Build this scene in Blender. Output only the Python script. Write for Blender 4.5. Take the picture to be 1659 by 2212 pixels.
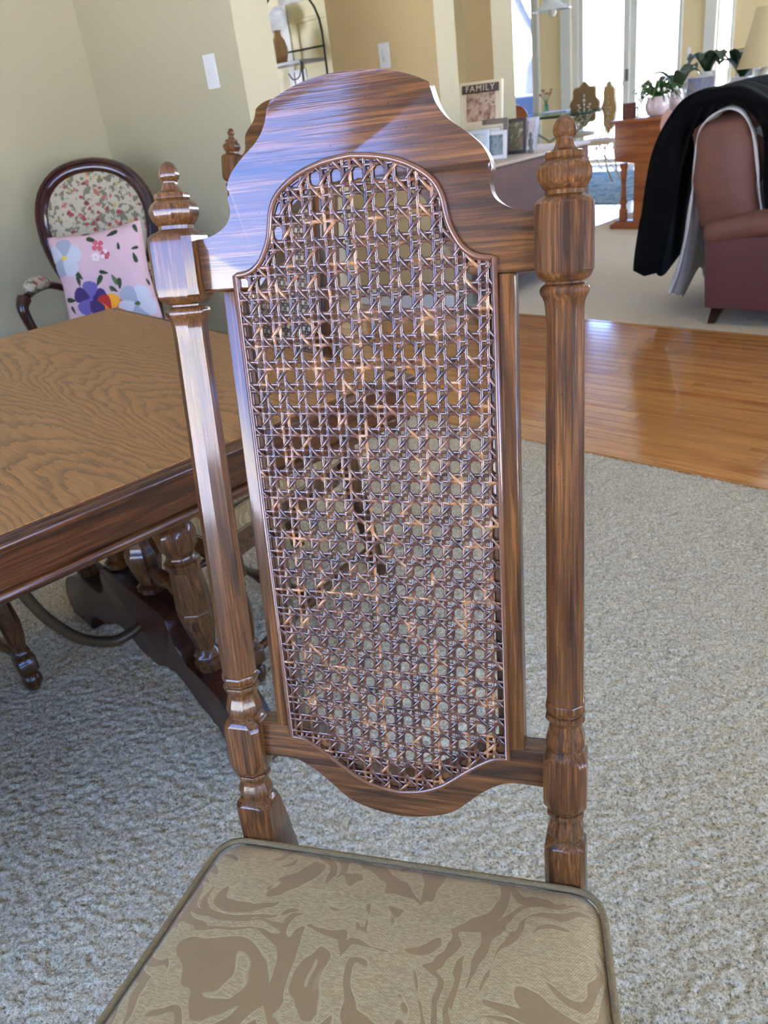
import bpy, bmesh, math, random
import numpy as np
from mathutils import Vector, Matrix
random.seed(7); rng = np.random.default_rng(7)
S = bpy.context.scene
for o in list(bpy.data.objects): bpy.data.objects.remove(o)
COL = S.collection
PI = math.pi
R = math.radians
# ------------------------------------------------------------------ camera
FPX, PITCH, ROLL, YAW = 1719.5, 0.4803, -0.1342, -0.3261
cp, sp, cy, sy = math.cos(PITCH), math.sin(PITCH), math.cos(YAW), math.sin(YAW)
Fv = Vector((sy*cp, cy*cp, -sp)); Rv = Vector((cy, -sy, 0)); Uv = Rv.cross(Fv)
R2 = Rv*math.cos(ROLL)+Uv*math.sin(ROLL); U2 = -Rv*math.sin(ROLL)+Uv*math.cos(ROLL)
cam = bpy.data.cameras.new('camera'); camo = bpy.data.objects.new('camera', cam); COL.objects.link(camo)
M = Matrix((R2, U2, -Fv)).transposed().to_4x4(); M.translation = Vector((0.2216, -0.575, 1.2118)); camo.matrix_world = M
cam.sensor_fit = 'HORIZONTAL'; cam.sensor_width = 36; cam.lens = 36*FPX/1659; cam.clip_start = .05; cam.clip_end = 200
cam.dof.use_dof = True; cam.dof.focus_distance = .8; cam.dof.aperture_fstop = 18.0
S.camera = camo
# ------------------------------------------------------------------ world, sun, exposure
S.view_settings.view_transform = 'Standard'; S.view_settings.look = 'None'
S.view_settings.gamma = 1; S.view_settings.use_curve_mapping = False; S.view_settings.exposure = 0.42
wd = bpy.data.worlds.new('sky'); S.world = wd; wd.use_nodes = True
nt = wd.node_tree; nt.nodes.clear()
wo = nt.nodes.new('ShaderNodeOutputWorld'); bg = nt.nodes.new('ShaderNodeBackground'); bg.inputs[1].default_value = 16.0
tc = nt.nodes.new('ShaderNodeTexCoord'); sx = nt.nodes.new('ShaderNodeSeparateXYZ'); mr = nt.nodes.new('ShaderNodeMapRange')
mr.inputs[1].default_value = -1; mr.inputs[2].default_value = 1
cr = nt.nodes.new('ShaderNodeValToRGB'); el = cr.color_ramp.elements
el[0].position = 0; el[0].color = (1, .95, .86, 1); el[1].position = 1; el[1].color = (.24, .36, .68, 1)
for p, c in ((.495, (.96, .93, .87, 1)), (.52, (.80, .84, .90, 1)), (.555, (.44, .56, .88, 1)), (.60, (.15, .33, .92, 1))):
    q = el.new(p); q.color = c
nt.links.new(tc.outputs['Generated'], sx.inputs[0]); nt.links.new(sx.outputs[2], mr.inputs[0])
nt.links.new(mr.outputs[0], cr.inputs[0]); nt.links.new(cr.outputs[0], bg.inputs[0]); nt.links.new(bg.outputs[0], wo.inputs[0])
HR = R(-27.0)                                   # the house is turned against the chair
EA = Vector((math.cos(HR), math.sin(HR), 0)); EB = Vector((-math.sin(HR), math.cos(HR), 0))
def W(a, b, z=0): return EA*a+EB*b+Vector((0, 0, z))
sun = bpy.data.lights.new('sun', 'SUN'); sun.energy = 62; sun.angle = R(.6); sun.color = (1, .86, .64)
so = bpy.data.objects.new('sun', sun); COL.objects.link(so)
so.rotation_euler = (-(EB*.62)+EA*.30+Vector((0, 0, -.80))).to_track_quat('-Z', 'Y').to_euler()
def portal(a0, a1, b0, b1, z0, z1, face):
    """daylight portal filling one window opening; face = direction into the room"""
    l = bpy.data.lights.new('window_light', 'AREA'); l.shape = 'RECTANGLE'
    w = math.hypot(a1-a0, b1-b0); l.size = w; l.size_y = z1-z0; l.cycles.is_portal = True
    o = bpy.data.objects.new('window_light', l); COL.objects.link(o)
    d = EA*face[0]+EB*face[1]
    o.matrix_world = Matrix.Translation(W((a0+a1)/2, (b0+b1)/2, (z0+z1)/2)) @ d.to_track_quat('-Z', 'Y').to_matrix().to_4x4()
# window openings (house coordinates); the right one is added for fill
WIN = {'back': (-1.55, .62, -2.75, .42, 2.35), 'right': (2.75, -1.9, .9, .5, 2.2), 'lright': (4.4, 4.2, 8.6, .5, 2.3)}
portal(-1.55, .62, -2.75, -2.75, .42, 2.35, (0, 1))
portal(2.75, 2.75, -1.9, .9, .5, 2.2, (-1, 0))  # opening of the added fill window
portal(4.4, 4.4, 4.2, 8.6, .5, 2.3, (-1, 0))
FW = [(-8.2, -6.42, .35, 2.35), (-5.42, -5.02, .03, 2.3), (-4.97, -4.42, .03, 2.3), (-3.92, -3.70, .55, 2.35), (-1.2, 3.2, .5, 2.35)]
FB = 10.4
portal(-8.2, -3.70, FB, FB, .03, 2.35, (0, -1)); portal(-1.2, 3.2, FB, FB, .5, 2.35, (0, -1))
# ------------------------------------------------------------------ helpers
def tag(o, label=None, cat=None, group=None, kind=None):
    if label: o['label'] = label
    if cat: o['category'] = cat
    if group: o['group'] = group
    if kind: o['kind'] = kind
    return o
def empty(name, loc, rz=0, label=None, cat=None, group=None, parent=None):
    o = bpy.data.objects.new(name, None); COL.objects.link(o); o.location = loc; o.rotation_euler = (0, 0, rz)
    o.empty_display_size = .05
    if parent: o.parent = parent
    return tag(o, label, cat, group)
def obj(name, bm, mat, parent=None, loc=(0, 0, 0), rot=(0, 0, 0), smooth=None, kind=None, label=None):
    me = bpy.data.meshes.new(name)
    if smooth is not None:
        for f in bm.faces: f.smooth = True
    bmesh.ops.recalc_face_normals(bm, faces=bm.faces[:]) if kind != 'stuff_fast' else None
    bm.to_mesh(me); bm.free()
    if smooth is not None: me.set_sharp_from_angle(angle=R(smooth))
    if mat: me.materials.append(mat)
    o = bpy.data.objects.new(name, me); COL.objects.link(o); o.location = loc; o.rotation_euler = rot
    if parent: o.parent = parent
    if label: o['label'] = label
    if kind: o['kind'] = kind
    return o
def meobj(name, verts, faces, mat, parent=None, loc=(0, 0, 0), rot=(0, 0, 0), smooth=True, kind=None):
    me = bpy.data.meshes.new(name); me.from_pydata(verts, [], faces)
    if smooth: me.polygons.foreach_set('use_smooth', [True]*len(me.polygons))
    me.materials.append(mat); me.update()
    o = bpy.data.objects.new(name, me); COL.objects.link(o); o.location = loc; o.rotation_euler = rot
    if parent: o.parent = parent
    if kind: o['kind'] = kind
    return o
def B(): return bmesh.new()
def box(bm, x0, x1, y0, y1, z0, z1, bev=0, seg=2, m=None):
    vs = [bm.verts.new((x, y, z)) for x in (x0, x1) for y in (y0, y1) for z in (z0, z1)]
    fs = [bm.faces.new([vs[i] for i in f]) for f in ((0, 1, 3, 2), (4, 6, 7, 5), (0, 4, 5, 1), (2, 3, 7, 6), (0, 2, 6, 4), (1, 5, 7, 3))]
    if bev:
        es = list({e for f in fs for e in f.edges})
        r = bmesh.ops.bevel(bm, geom=es, offset=bev, segments=seg, affect='EDGES', profile=.5)
        vs = list({v for f in r['faces'] for v in f.verts})
    if m is not None: bmesh.ops.transform(bm, matrix=m, verts=[v for v in vs if v.is_valid])
    return bm
def prism(bm, poly, y0, y1, bev=0, seg=2, axes='xz', both=False):
    """poly in the plane named by axes, extruded along the remaining axis"""
    def P(u, v, w):
        return {'xz': (u, w, v), 'xy': (u, v, w), 'yz': (w, u, v)}[axes]
    a = [bm.verts.new(P(u, v, y0)) for u, v in poly]; b = [bm.verts.new(P(u, v, y1)) for u, v in poly]
    n = len(poly); fa = bm.faces.new(a); fb = bm.faces.new(b[::-1])
    for i in range(n): bm.faces.new((a[i], b[i], b[(i+1) % n], a[(i+1) % n]))
    if bev:
        es = list(fa.edges)+(list(fb.edges) if both else [])
        bmesh.ops.bevel(bm, geom=es, offset=bev, segments=seg, affect='EDGES', profile=.5)
    return bm
def rings(bm, rs, cap=True, close=False):
    """rs = list of rings (lists of points); skin them"""
    V = [[bm.verts.new(p) for p in r] for r in rs]; n = len(V[0])
    m = len(V)
    for i in range(m if close else m-1):
        a, b = V[i], V[(i+1) % m]
        for j in range(n): bm.faces.new((a[j], a[(j+1) % n], b[(j+1) % n], b[j]))
    if cap and not close:
        bm.faces.new(V[0][::-1]); bm.faces.new(V[-1])
    return bm
def octs(w, c): return [(w, -(w-c)), (w, w-c), (w-c, w), (-(w-c), w), (-w, w-c), (-w, -(w-c)), (-(w-c), -w), (w-c, -w)]
def octloft(bm, rows, cx=0, cy0=0):
    """rows: (z, half, chamfer or None=regular, yoff, depth_scale)"""
    rs = []
    for r in rows:
        z, w = r[0], r[1]; c = r[2] if len(r) > 2 and r[2] is not None else w*.586
        yo = r[3] if len(r) > 3 else 0; ds = r[4] if len(r) > 4 else 1
        rs.append([(cx+x, cy0+yo+y*ds, z) for x, y in octs(w, c)])
    return rings(bm, rs)
def lathe(bm, prof, seg=24, cx=0, cy0=0, cap=True):
    return rings(bm, [[(cx+r*math.cos(2*PI*k/seg), cy0+r*math.sin(2*PI*k/seg), z) for k in range(seg)] for r, z in prof], cap)
def catmull(pts, n=6, closed=False):
    out = []; N = len(pts)
    for i in range(N if closed else N-1):
        p = [pts[(i+k-1) % N] if closed else pts[min(max(i+k-1, 0), N-1)] for k in range(4)]
        for j in range(n):
            t = j/n
            out.append(tuple(.5*((2*p[1][d])+(-p[0][d]+p[2][d])*t+(2*p[0][d]-5*p[1][d]+4*p[2][d]-p[3][d])*t*t+(-p[0][d]+3*p[1][d]-3*p[2][d]+p[3][d])*t**3) for d in range(len(p[0]))))
    if not closed: out.append(tuple(pts[-1]))
    return out
def tube(bm, pts, r, seg=8, closed=False, cap=True, flat=1.0):
    P = [Vector(p) for p in pts]; n = len(P); rs = []; up = None
    rr = r if isinstance(r, (list, tuple)) else [r]*n
    for i in range(n):
        a = P[(i-1) % n] if (closed or i > 0) else P[i]; b = P[(i+1) % n] if (closed or i < n-1) else P[i]
        t = (b-a).normalized()
        if up is None:
            up = Vector((0, 0, 1)) if abs(t.z) < .9 else Vector((0, 1, 0))
        s = t.cross(up).normalized(); up = s.cross(t).normalized()
        rs.append([P[i]+(s*math.cos(2*PI*k/seg)+up*math.sin(2*PI*k/seg)*flat)*rr[i] for k in range(seg)])
    return rings(bm, rs, cap, closed)
def blob(bm, cx, cy_, cz, rx, ry, rz, nu=20, nv=12, p=1.0):
    """superellipsoid; p<1 is boxier"""
    f = lambda t: math.copysign(abs(t)**p, t)
    prof = []
    for i in range(nv+1):
        t = -PI/2+PI*i/nv; t = max(min(t, PI/2-.02), -PI/2+.02)
        prof.append([(cx+rx*f(math.cos(t))*f(math.cos(2*PI*k/nu)), cy_+ry*f(math.cos(t))*f(math.sin(2*PI*k/nu)), cz+rz*f(math.sin(t))) for k in range(nu)])
    return rings(bm, prof)
def dup(root, loc, rz, label=None, group=None, name=None):
    r = root.copy(); COL.objects.link(r); r.location = loc; r.rotation_euler = (0, 0, rz)
    if label: r['label'] = label
    if group: r['group'] = group
    for ch in list(root.children):
        c = ch.copy(); COL.objects.link(c); c.parent = r
        for g in list(ch.children):
            d = g.copy(); COL.objects.link(d); d.parent = c
    return r
# ------------------------------------------------------------------ materials
def srgb(*c): return tuple((x/255/12.92 if x/255 <= .04045 else ((x/255+.055)/1.055)**2.4) for x in c)+(1,)
class Mat:
    def __init__(s, name):
        s.m = bpy.data.materials.new(name); s.m.use_nodes = True; s.t = s.m.node_tree; s.t.nodes.clear()
        s.out = s.n('ShaderNodeOutputMaterial'); s.bsdf = s.n('ShaderNodeBsdfPrincipled'); s.l(s.bsdf.outputs[0], s.out.inputs[0])
    def n(s, t, **k):
        x = s.t.nodes.new(t)
        for a, b in k.items(): setattr(x, a, b)
        return x
    def l(s, a, b): s.t.links.new(a, b)
    def set(s, **k):
        for a, b in k.items():
            i = s.bsdf.inputs[a.replace('_', ' ')]
            if hasattr(b, 'is_output') or isinstance(b, bpy.types.NodeSocket): s.l(b, i)
            else: i.default_value = b
        return s
    def coord(s, scale=(1, 1, 1), kind='Object', src=None, rot=(0, 0, 0)):
        mp = s.n('ShaderNodeMapping'); mp.inputs['Scale'].default_value = scale; mp.inputs['Rotation'].default_value = rot
        if src is None: src = s.n('ShaderNodeTexCoord').outputs[kind]
        s.l(src, mp.inputs[0]); return mp.outputs[0]
    def noise(s, vec, scale=5, detail=4, rough=.55, dist=0):
        x = s.n('ShaderNodeTexNoise'); x.inputs['Scale'].default_value = scale; x.inputs['Detail'].default_value = detail
        x.inputs['Roughness'].default_value = rough; x.inputs['Distortion'].default_value = dist; s.l(vec, x.inputs['Vector']); return x.outputs[0]
    def vor(s, vec, scale, out='Distance', feat='F1'):
        x = s.n('ShaderNodeTexVoronoi', feature=feat); x.inputs['Scale'].default_value = scale; s.l(vec, x.inputs['Vector']); return x.outputs[out]
    def ramp(s, fac, stops, interp='LINEAR'):
        r = s.n('ShaderNodeValToRGB'); e = r.color_ramp.elements; r.color_ramp.interpolation = interp
        e[0].position, e[0].color = stops[0]; e[1].position, e[1].color = stops[-1]
        for p, c in stops[1:-1]: q = e.new(p); q.color = c
        s.l(fac, r.inputs[0]); return r.outputs[0]
    def math(s, op, a, b=0.5, c=None):
        x = s.n('ShaderNodeMath', operation=op)
        for i, v in enumerate((a, b) if c is None else (a, b, c)):
            if isinstance(v, bpy.types.NodeSocket): s.l(v, x.inputs[i])
            else: x.inputs[i].default_value = v
        return x.outputs[0]
    def mix(s, fac, a, b, blend='MIX'):
        x = s.n('ShaderNodeMix', data_type='RGBA', blend_type=blend)
        for i, v in ((0, fac), (6, a), (7, b)):
            if isinstance(v, bpy.types.NodeSocket): s.l(v, x.inputs[i])
            else: x.inputs[i].default_value = v
        return x.outputs[2]
    def bump(s, h, strength=.3, dist=.001, chain=None):
        x = s.n('ShaderNodeBump'); x.inputs['Strength'].default_value = strength; x.inputs['Distance'].default_value = dist
        s.l(h, x.inputs['Height'])
        if chain: s.l(chain, x.inputs['Normal'])
        return x.outputs[0]
G = lambda v: (v, v, v, 1)
def plain(name, col, rough=.6, metal=0, spec=.5, coat=0, nscale=0, namp=.12, emit=None):
    m = Mat(name)
    if nscale:
        nz = m.noise(m.coord(), nscale, 3); c2 = tuple(x*(1-namp*2) for x in col[:3])+(1,)
        m.set(Base_Color=m.mix(nz, c2, tuple(min(1, x*(1+namp)) for x in col[:3])+(1,)), Normal=m.bump(nz, .15, .001))
    else: m.set(Base_Color=col)
    m.set(Roughness=rough, Metallic=metal, Specular_IOR_Level=spec, Coat_Weight=coat)
    return m.m
def oak(name, axis, light, mid, dark, rough=.36, coat=.5, coatr=.14, pore=.6, fine=.8, bump=.22, cath=0, freq=1.0, var=.0):
    """axis: grain direction x y z"""
    m = Mat(name); sc = [1, 1, 1]; ai = 'xyz'.index(axis)
    oc = m.n('ShaderNodeTexCoord').outputs['Object']
    if var:
        oi = m.n('ShaderNodeObjectInfo'); ad = m.n('ShaderNodeVectorMath', operation='ADD'); cm = m.n('ShaderNodeCombineXYZ')
        for i in range(3): m.l(m.math('MULTIPLY', oi.outputs['Random'], 37.0+i*11), cm.inputs[i])
        m.l(oc, ad.inputs[0]); m.l(cm.outputs[0], ad.inputs[1]); oc = ad.outputs[0]
    a = [70*freq]*3; a[ai] = 5*freq
    broad = m.noise(m.coord(a, src=oc), 1, 3, .5, .6)
    b = [520*fine]*3; b[ai] = 14*fine
    pores = m.noise(m.coord(b, src=oc), 1, 2, .6)
    c = [190*fine]*3; c[ai] = 9*fine
    streak = m.noise(m.coord(c, src=oc), 1, 4, .65, .8)
    big = m.noise(m.coord((5, 5, 5), src=oc), 1, 3, .5)
    if cath:
        # cathedral figure: parabolic growth lines, one set per veneer leaf
        sq = m.n('ShaderNodeSeparateXYZ'); m.l(oc, sq.inputs[0])
        yy = m.math('SUBTRACT', m.math('PINGPONG', m.math('ADD', sq.outputs[1], .13), .34), .20)
        w1 = m.noise(m.coord((1.6, 4.5, 1), src=oc), 1, 3, .5); w2 = m.noise(m.coord((14, 60, 1), src=oc), 1, 3, .6)
        g_ = m.math('ADD', m.math('MULTIPLY', sq.outputs[0], -9.0*cath), m.math('MULTIPLY', m.math('MULTIPLY', yy, yy), 330.0*cath))
        g_ = m.math('ADD', g_, m.math('ADD', m.math('MULTIPLY', w1, 9.0), m.math('MULTIPLY', w2, 1.5)))
        fr_ = m.math('FRACT', g_)
        ln_ = m.math('MULTIPLY', m.ramp(fr_, [(.0, G(0)), (.04, G(1)), (.55, G(0))]), m.ramp(streak, [(.34, G(.55)), (.52, G(1))]))
    f = m.math('MULTIPLY_ADD', streak, .32, m.math('MULTIPLY', broad, .68))
    col = m.ramp(f, [(.385, dark), (.46, mid), (.55, light)])
    if cath:
        col = m.ramp(broad, [(.3, mid), (.7, light)]); col = m.mix(m.math('MULTIPLY', ln_, .95), col, dark)
    pm = m.ramp(m.math('MULTIPLY', pores, m.math('ADD', broad, .55)), [(.42, G(1)), (.60, G(0))])
    inv = m.math('SUBTRACT', 1.0, pm)
    col = m.mix(m.math('MULTIPLY', inv, pore), col, tuple(x*.22 for x in dark[:3])+(1,))
    col = m.mix(m.math('MULTIPLY', big, .55), col, tuple(x*.75 for x in mid[:3])+(1,))
    # distress specks
    vs = m.ramp(m.vor(m.coord((90, 90, 90), src=oc), 1), [(.045, G(1)), (.075, G(0))])
    col = m.mix(m.math('MULTIPLY', vs, .75), col, tuple(x*.12 for x in dark[:3])+(1,))
    if var: col = m.mix(m.math('MULTIPLY', oi.outputs['Random'], var), col, tuple(x*.55 for x in mid[:3])+(1,))
    h = m.math('ADD', m.math('MULTIPLY', pm, .6), m.math('MULTIPLY', streak, .6))
    m.set(Base_Color=col, Roughness=rough, Specular_IOR_Level=.22, Coat_Weight=coat, Coat_Roughness=coatr, Normal=m.bump(h, bump, .0006))
    m.bsdf.inputs['Coat IOR'].default_value = 1.5
    m.l(m.bump(h, bump*.55, .0005), m.bsdf.inputs['Coat Normal'])
    return m.m
ML, MM, MD = srgb(124, 79, 36), srgb(84, 50, 23), srgb(31, 18, 10)
OAKX = oak('dark_oak_horizontal', 'x', ML, MM, MD, coat=.9, coatr=.12)
OAKZ = oak('dark_oak_upright', 'z', ML, MM, MD, rough=.34, coat=.55, coatr=.09)
OAKY = oak('dark_oak_deep', 'y', ML, MM, MD)
TOPM = oak('table_top_oak', 'x', srgb(176, 127, 72), srgb(160, 112, 62), srgb(84, 60, 38), rough=.42, coat=.15, coatr=.3, pore=.3, fine=.6, bump=.2, cath=1.0, freq=.55)
APRX = oak('table_apron_oak', 'x', srgb(112, 64, 27), srgb(82, 44, 19), srgb(44, 24, 12), coat=.5, coatr=.2)
APRY = oak('table_apron_oak_long', 'y', srgb(112, 64, 27), srgb(82, 44, 19), srgb(44, 24, 12), coat=.5, coatr=.2)
DARKT = oak('trestle_oak', 'x', srgb(82, 44, 22), srgb(60, 31, 17), srgb(34, 18, 11), coat=.3, coatr=.25)
PLNK = oak('plank_oak', 'x', srgb(222, 158, 84), srgb(204, 138, 68), srgb(170, 104, 48), rough=.22, coat=1.0, coatr=.07, pore=.25, fine=.5, bump=.06, freq=.35, var=.45)
MAHO = oak('mahogany', 'z', srgb(70, 30, 22), srgb(52, 22, 16), srgb(30, 13, 10), rough=.28, coat=.7, coatr=.12, pore=.2, bump=.1)
CHER = oak('cherry_veneer', 'x', srgb(178, 108, 56), srgb(160, 92, 46), srgb(130, 70, 34), rough=.35, coat=.4, coatr=.2, pore=.15, bump=.05, freq=.3)
def cane_mat():
    m = Mat('stained_cane'); oc = m.n('ShaderNodeTexCoord').outputs['Object']
    at = m.n('ShaderNodeAttribute', attribute_name='tone')
    nz = m.noise(m.coord((55, 55, 55), src=oc), 1, 2, .5)
    fine = m.noise(m.coord((700, 700, 700), src=oc), 1, 2, .6)
    f = m.math('ADD', m.math('MULTIPLY', nz, .95), m.math('MULTIPLY', at.outputs['Fac'], .22))
    col = m.ramp(f, [(.34, srgb(46, 24, 16)), (.52, srgb(76, 42, 25)), (.66, srgb(98, 56, 32)), (.78, srgb(168, 116, 66))])
    col = m.mix(m.math('MULTIPLY', fine, .5), col, srgb(60, 34, 24))
    m.set(Base_Color=col, Roughness=.3, Coat_Weight=.6, Coat_Roughness=.18, Normal=m.bump(fine, .25, .0003)); return m.m
CANE = cane_mat()
BEAD = plain('dark_bead', srgb(104, 64, 38), .3, coat=.6, nscale=60, namp=.25)
def damask():
    m = Mat('gold_damask'); oc = m.n('ShaderNodeTexCoord').outputs['Object']
    n1 = m.n('ShaderNodeTexNoise'); n1.inputs['Scale'].default_value = 8; n1.inputs['Detail'].default_value = 2; m.l(oc, n1.inputs['Vector'])
    mul = m.n('ShaderNodeVectorMath', operation='MULTIPLY_ADD'); m.l(n1.outputs['Color'], mul.inputs[0]); mul.inputs[1].default_value = (.16, .16, 0); m.l(oc, mul.inputs[2])
    wv = mul.outputs[0]
    v1 = m.vor(m.coord((1, 1, 0), src=wv), 9.5)
    rings_ = m.math('SINE', m.math('MULTIPLY', v1, 46))
    leaf = m.ramp(m.math('ADD', m.math('MULTIPLY', m.noise(m.coord((1, 1, 0), src=wv), 13, 3, .55), 1.4), m.math('MULTIPLY', rings_, .13)), [(.66, G(0)), (.69, G(1))])
    edge = m.ramp(m.vor(m.coord((1, 1, 0), src=wv), 11, feat='DISTANCE_TO_EDGE'), [(.0, G(1)), (.035, G(1)), (.05, G(0))])
    def hatch(ang, fr):
        w = m.n('ShaderNodeTexWave', wave_type='BANDS', bands_direction='X'); w.inputs['Scale'].default_value = fr
        w.inputs['Distortion'].default_value = 1.6; w.inputs['Detail'].default_value = 2; w.inputs['Detail Scale'].default_value = 2.0
        m.l(m.coord((1, 1, 1), src=oc, rot=(0, 0, ang)), w.inputs[0]); return w.outputs['Fac']
    h1 = hatch(.6, 150); h2 = hatch(-.95, 190); thr = m.noise(m.coord((420, 420, 420), src=oc), 1, 2, .7)
    hh = m.math('MULTIPLY', m.math('ADD', h1, h2), .5)
    f = m.math('MULTIPLY', leaf, m.math('ADD', m.math('MULTIPLY', hh, .75), m.math('MULTIPLY', thr, .35)))
    f = m.math('MAXIMUM', f, m.math('MULTIPLY', m.math('MULTIPLY', edge, leaf), .0))
    ln = m.ramp(m.math('ABSOLUTE', m.math('SUBTRACT', m.math('ADD', m.math('MULTIPLY', m.noise(m.coord((1, 1, 0), src=wv), 13, 3, .55), 1.4), m.math('MULTIPLY', rings_, .13)), .675)), [(.012, G(1)), (.028, G(0))])
    base = m.mix(m.math('MULTIPLY', thr, .5), srgb(142, 114, 66), srgb(120, 94, 52))
    thr2 = m.ramp(m.noise(m.coord((160, 700, 160), src=oc), 1, 2, .7), [(.42, G(0)), (.6, G(1))])
    f = m.math('MULTIPLY', f, m.math('ADD', m.math('MULTIPLY', thr2, .7), .35))
    col = m.mix(f, base, srgb(186, 168, 114)); col = m.mix(m.math('MULTIPLY', ln, .35), col, srgb(184, 166, 114))
    h = m.math('ADD', m.math('MULTIPLY', leaf, .6), m.math('ADD', m.math('MULTIPLY', hh, .25), m.math('MULTIPLY', thr, .4)))
    m.set(Base_Color=col, Roughness=.75, Sheen_Weight=.25, Specular_IOR_Level=.3, Normal=m.bump(h, .5, .0007)); return m.m
DAM = damask()
PIPE = plain('gold_piping_cord', srgb(128, 106, 64), .8, nscale=400, namp=.25)
def carpet(name, c0, c1, c2, b=.9):
    m = Mat(name); oc = m.n('ShaderNodeTexCoord').outputs['Object']
    n1 = m.noise(m.coord(src=oc), 170, 3, .65, .3); n2 = m.noise(m.coord(src=oc), 420, 2, .6); n3 = m.noise(m.coord(src=oc), 2.2, 3, .5)
    f = m.math('ADD', m.math('MULTIPLY', n1, .65), m.math('MULTIPLY', n2, .35))
    col = m.ramp(f, [(.36, c0), (.48, c1), (.62, c2)])
    col = m.mix(m.math('MULTIPLY', n3, .22), col, srgb(176, 160, 126))
    m.set(Base_Color=col, Roughness=1, Specular_IOR_Level=.05, Sheen_Weight=.2, Normal=m.bump(f, b, .006)); return m.m
CARP = carpet('berber_carpet', srgb(122, 104, 72), srgb(202, 184, 142), srgb(240, 226, 190))
CARP2 = carpet('living_carpet', srgb(196, 174, 128), srgb(232, 212, 166), srgb(242, 228, 192), .5)
WALLA = plain('sage_wall_paint', srgb(176, 169, 140), .9, nscale=180, namp=.02)
WALLW = plain('warm_cream_paint', srgb(240, 220, 172), .9, nscale=180, namp=.02)
WALLC = plain('pale_cream_paint', srgb(232, 222, 186), .9, nscale=180, namp=.02)
WARMLIT = plain('warm_lit_wall_paint', srgb(198, 176, 130), .9, nscale=180, namp=.02)  # wall paint with the warm light put into its colour
WHT = plain('white_trim_paint', srgb(236, 236, 224), .45)
CEIL = plain('ceiling_paint', srgb(235, 232, 220), .95, nscale=120, namp=.02)
def glassm(name='window_glass', tint=(1, 1, 1, 1), f=.06):
    m = Mat(name); m.t.nodes.remove(m.bsdf)
    t = m.n('ShaderNodeBsdfTransparent'); t.inputs[0].default_value = tint; g = m.n('ShaderNodeBsdfGlossy'); g.inputs['Roughness'].default_value = .02
    x = m.n('ShaderNodeMixShader'); fr = m.n('ShaderNodeFresnel'); fr.inputs[0].default_value = 1.45
    m.l(fr.outputs[0], x.inputs[0]); m.l(t.outputs[0], x.inputs[1]); m.l(g.outputs[0], x.inputs[2]); m.l(x.outputs[0], m.out.inputs[0]); return m.m
GLASS = glassm(); GLT = glassm('green_tinted_glass', (.72, .92, .86, 1))
IRON = plain('dark_iron', srgb(44, 40, 34), .45, .6)
IRONB = plain('bronzed_iron', srgb(92, 72, 44), .4, .5, nscale=40)
WIRE = plain('cream_wire', srgb(206, 190, 150), .4, .3)
SUEDE = plain('brown_suede', srgb(124, 100, 92), .9, nscale=6, namp=.12)
LEATH = plain('brown_leather', srgb(126, 84, 68), .55, nscale=9, namp=.14)
LEATH2 = plain('burgundy_brown_leather', srgb(104, 62, 56), .6, nscale=5, namp=.10)
BLK = plain('black_fleece', srgb(9, 9, 10), .95, spec=.15)
SATIN = plain('white_satin', srgb(214, 210, 200), .35, spec=.6, nscale=12, namp=.05)
PLAST = plain('switch_plastic', srgb(222, 222, 218), .35)
def floral():
    m = Mat('floral_tapestry'); oc = m.n('ShaderNodeTexCoord').outputs['Object']
    wn = m.n('ShaderNodeTexNoise'); wn.inputs['Scale'].default_value = 30; m.l(oc, wn.inputs['Vector'])
    mu = m.n('ShaderNodeVectorMath', operation='MULTIPLY_ADD'); m.l(wn.outputs['Color'], mu.inputs[0]); mu.inputs[1].default_value = (.035,)*3; m.l(oc, mu.inputs[2])
    w = mu.outputs[0]
    d = m.vor(m.coord(src=w), 32); cc = m.vor(m.coord(src=w), 32, 'Color')
    sp_ = m.n('ShaderNodeSeparateColor'); m.l(cc, sp_.inputs[0])
    fl = m.ramp(sp_.outputs[0], [(0, srgb(150, 58, 56)), (.35, srgb(168, 96, 84)), (.6, srgb(178, 150, 88)), (.8, srgb(120, 60, 60))], 'CONSTANT')
    mask = m.math('MULTIPLY', m.ramp(d, [(.30, G(1)), (.36, G(0))]), m.ramp(sp_.outputs[1], [(.35, G(0)), (.38, G(1))]))
    gl = m.ramp(m.noise(m.coord(src=w), 42, 2, .5), [(.54, G(0)), (.58, G(1))])
    col = m.mix(m.math('MULTIPLY', gl, .8), srgb(176, 166, 142), srgb(84, 84, 58)); col = m.mix(mask, col, fl)
    m.set(Base_Color=col, Roughness=.85, Normal=m.bump(m.noise(m.coord(src=oc), 600, 2), .3, .0005)); return m.m
FLOR = floral()
# ------------------------------------------------------------------ the setting
HROT = (0, 0, HR)
def wallbox(name, mat, a0, a1, b0, b1, z0, z1, **k):
    o = obj(name, box(B(), a0, a1, b0, b1, z0, z1), mat, rot=HROT); o['kind'] = 'structure'; return o
def wallholes(name, mat, axis, fix, t, s0, s1, z0, z1, holes):
    """wall with rectangular openings; axis 'a' runs along a at b=fix..fix+t, axis 'b' along b at a=fix..fix+t"""
    bm = B(); hs = sorted(holes); cur = s0
    def bx(u0, u1, v0, v1):
        if u1-u0 < 1e-4 or v1-v0 < 1e-4: return
        if axis == 'a': box(bm, u0, u1, fix, fix+t, v0, v1)
        else: box(bm, fix, fix+t, u0, u1, v0, v1)
    for (h0, h1, k0, k1) in hs:
        bx(cur, h0, z0, z1); bx(h0, h1, z0, k0); bx(h0, h1, k1, z1); cur = h1
    bx(cur, s1, z0, z1)
    o = obj(name, bm, mat, rot=HROT); o['kind'] = 'structure'; return o
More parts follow.
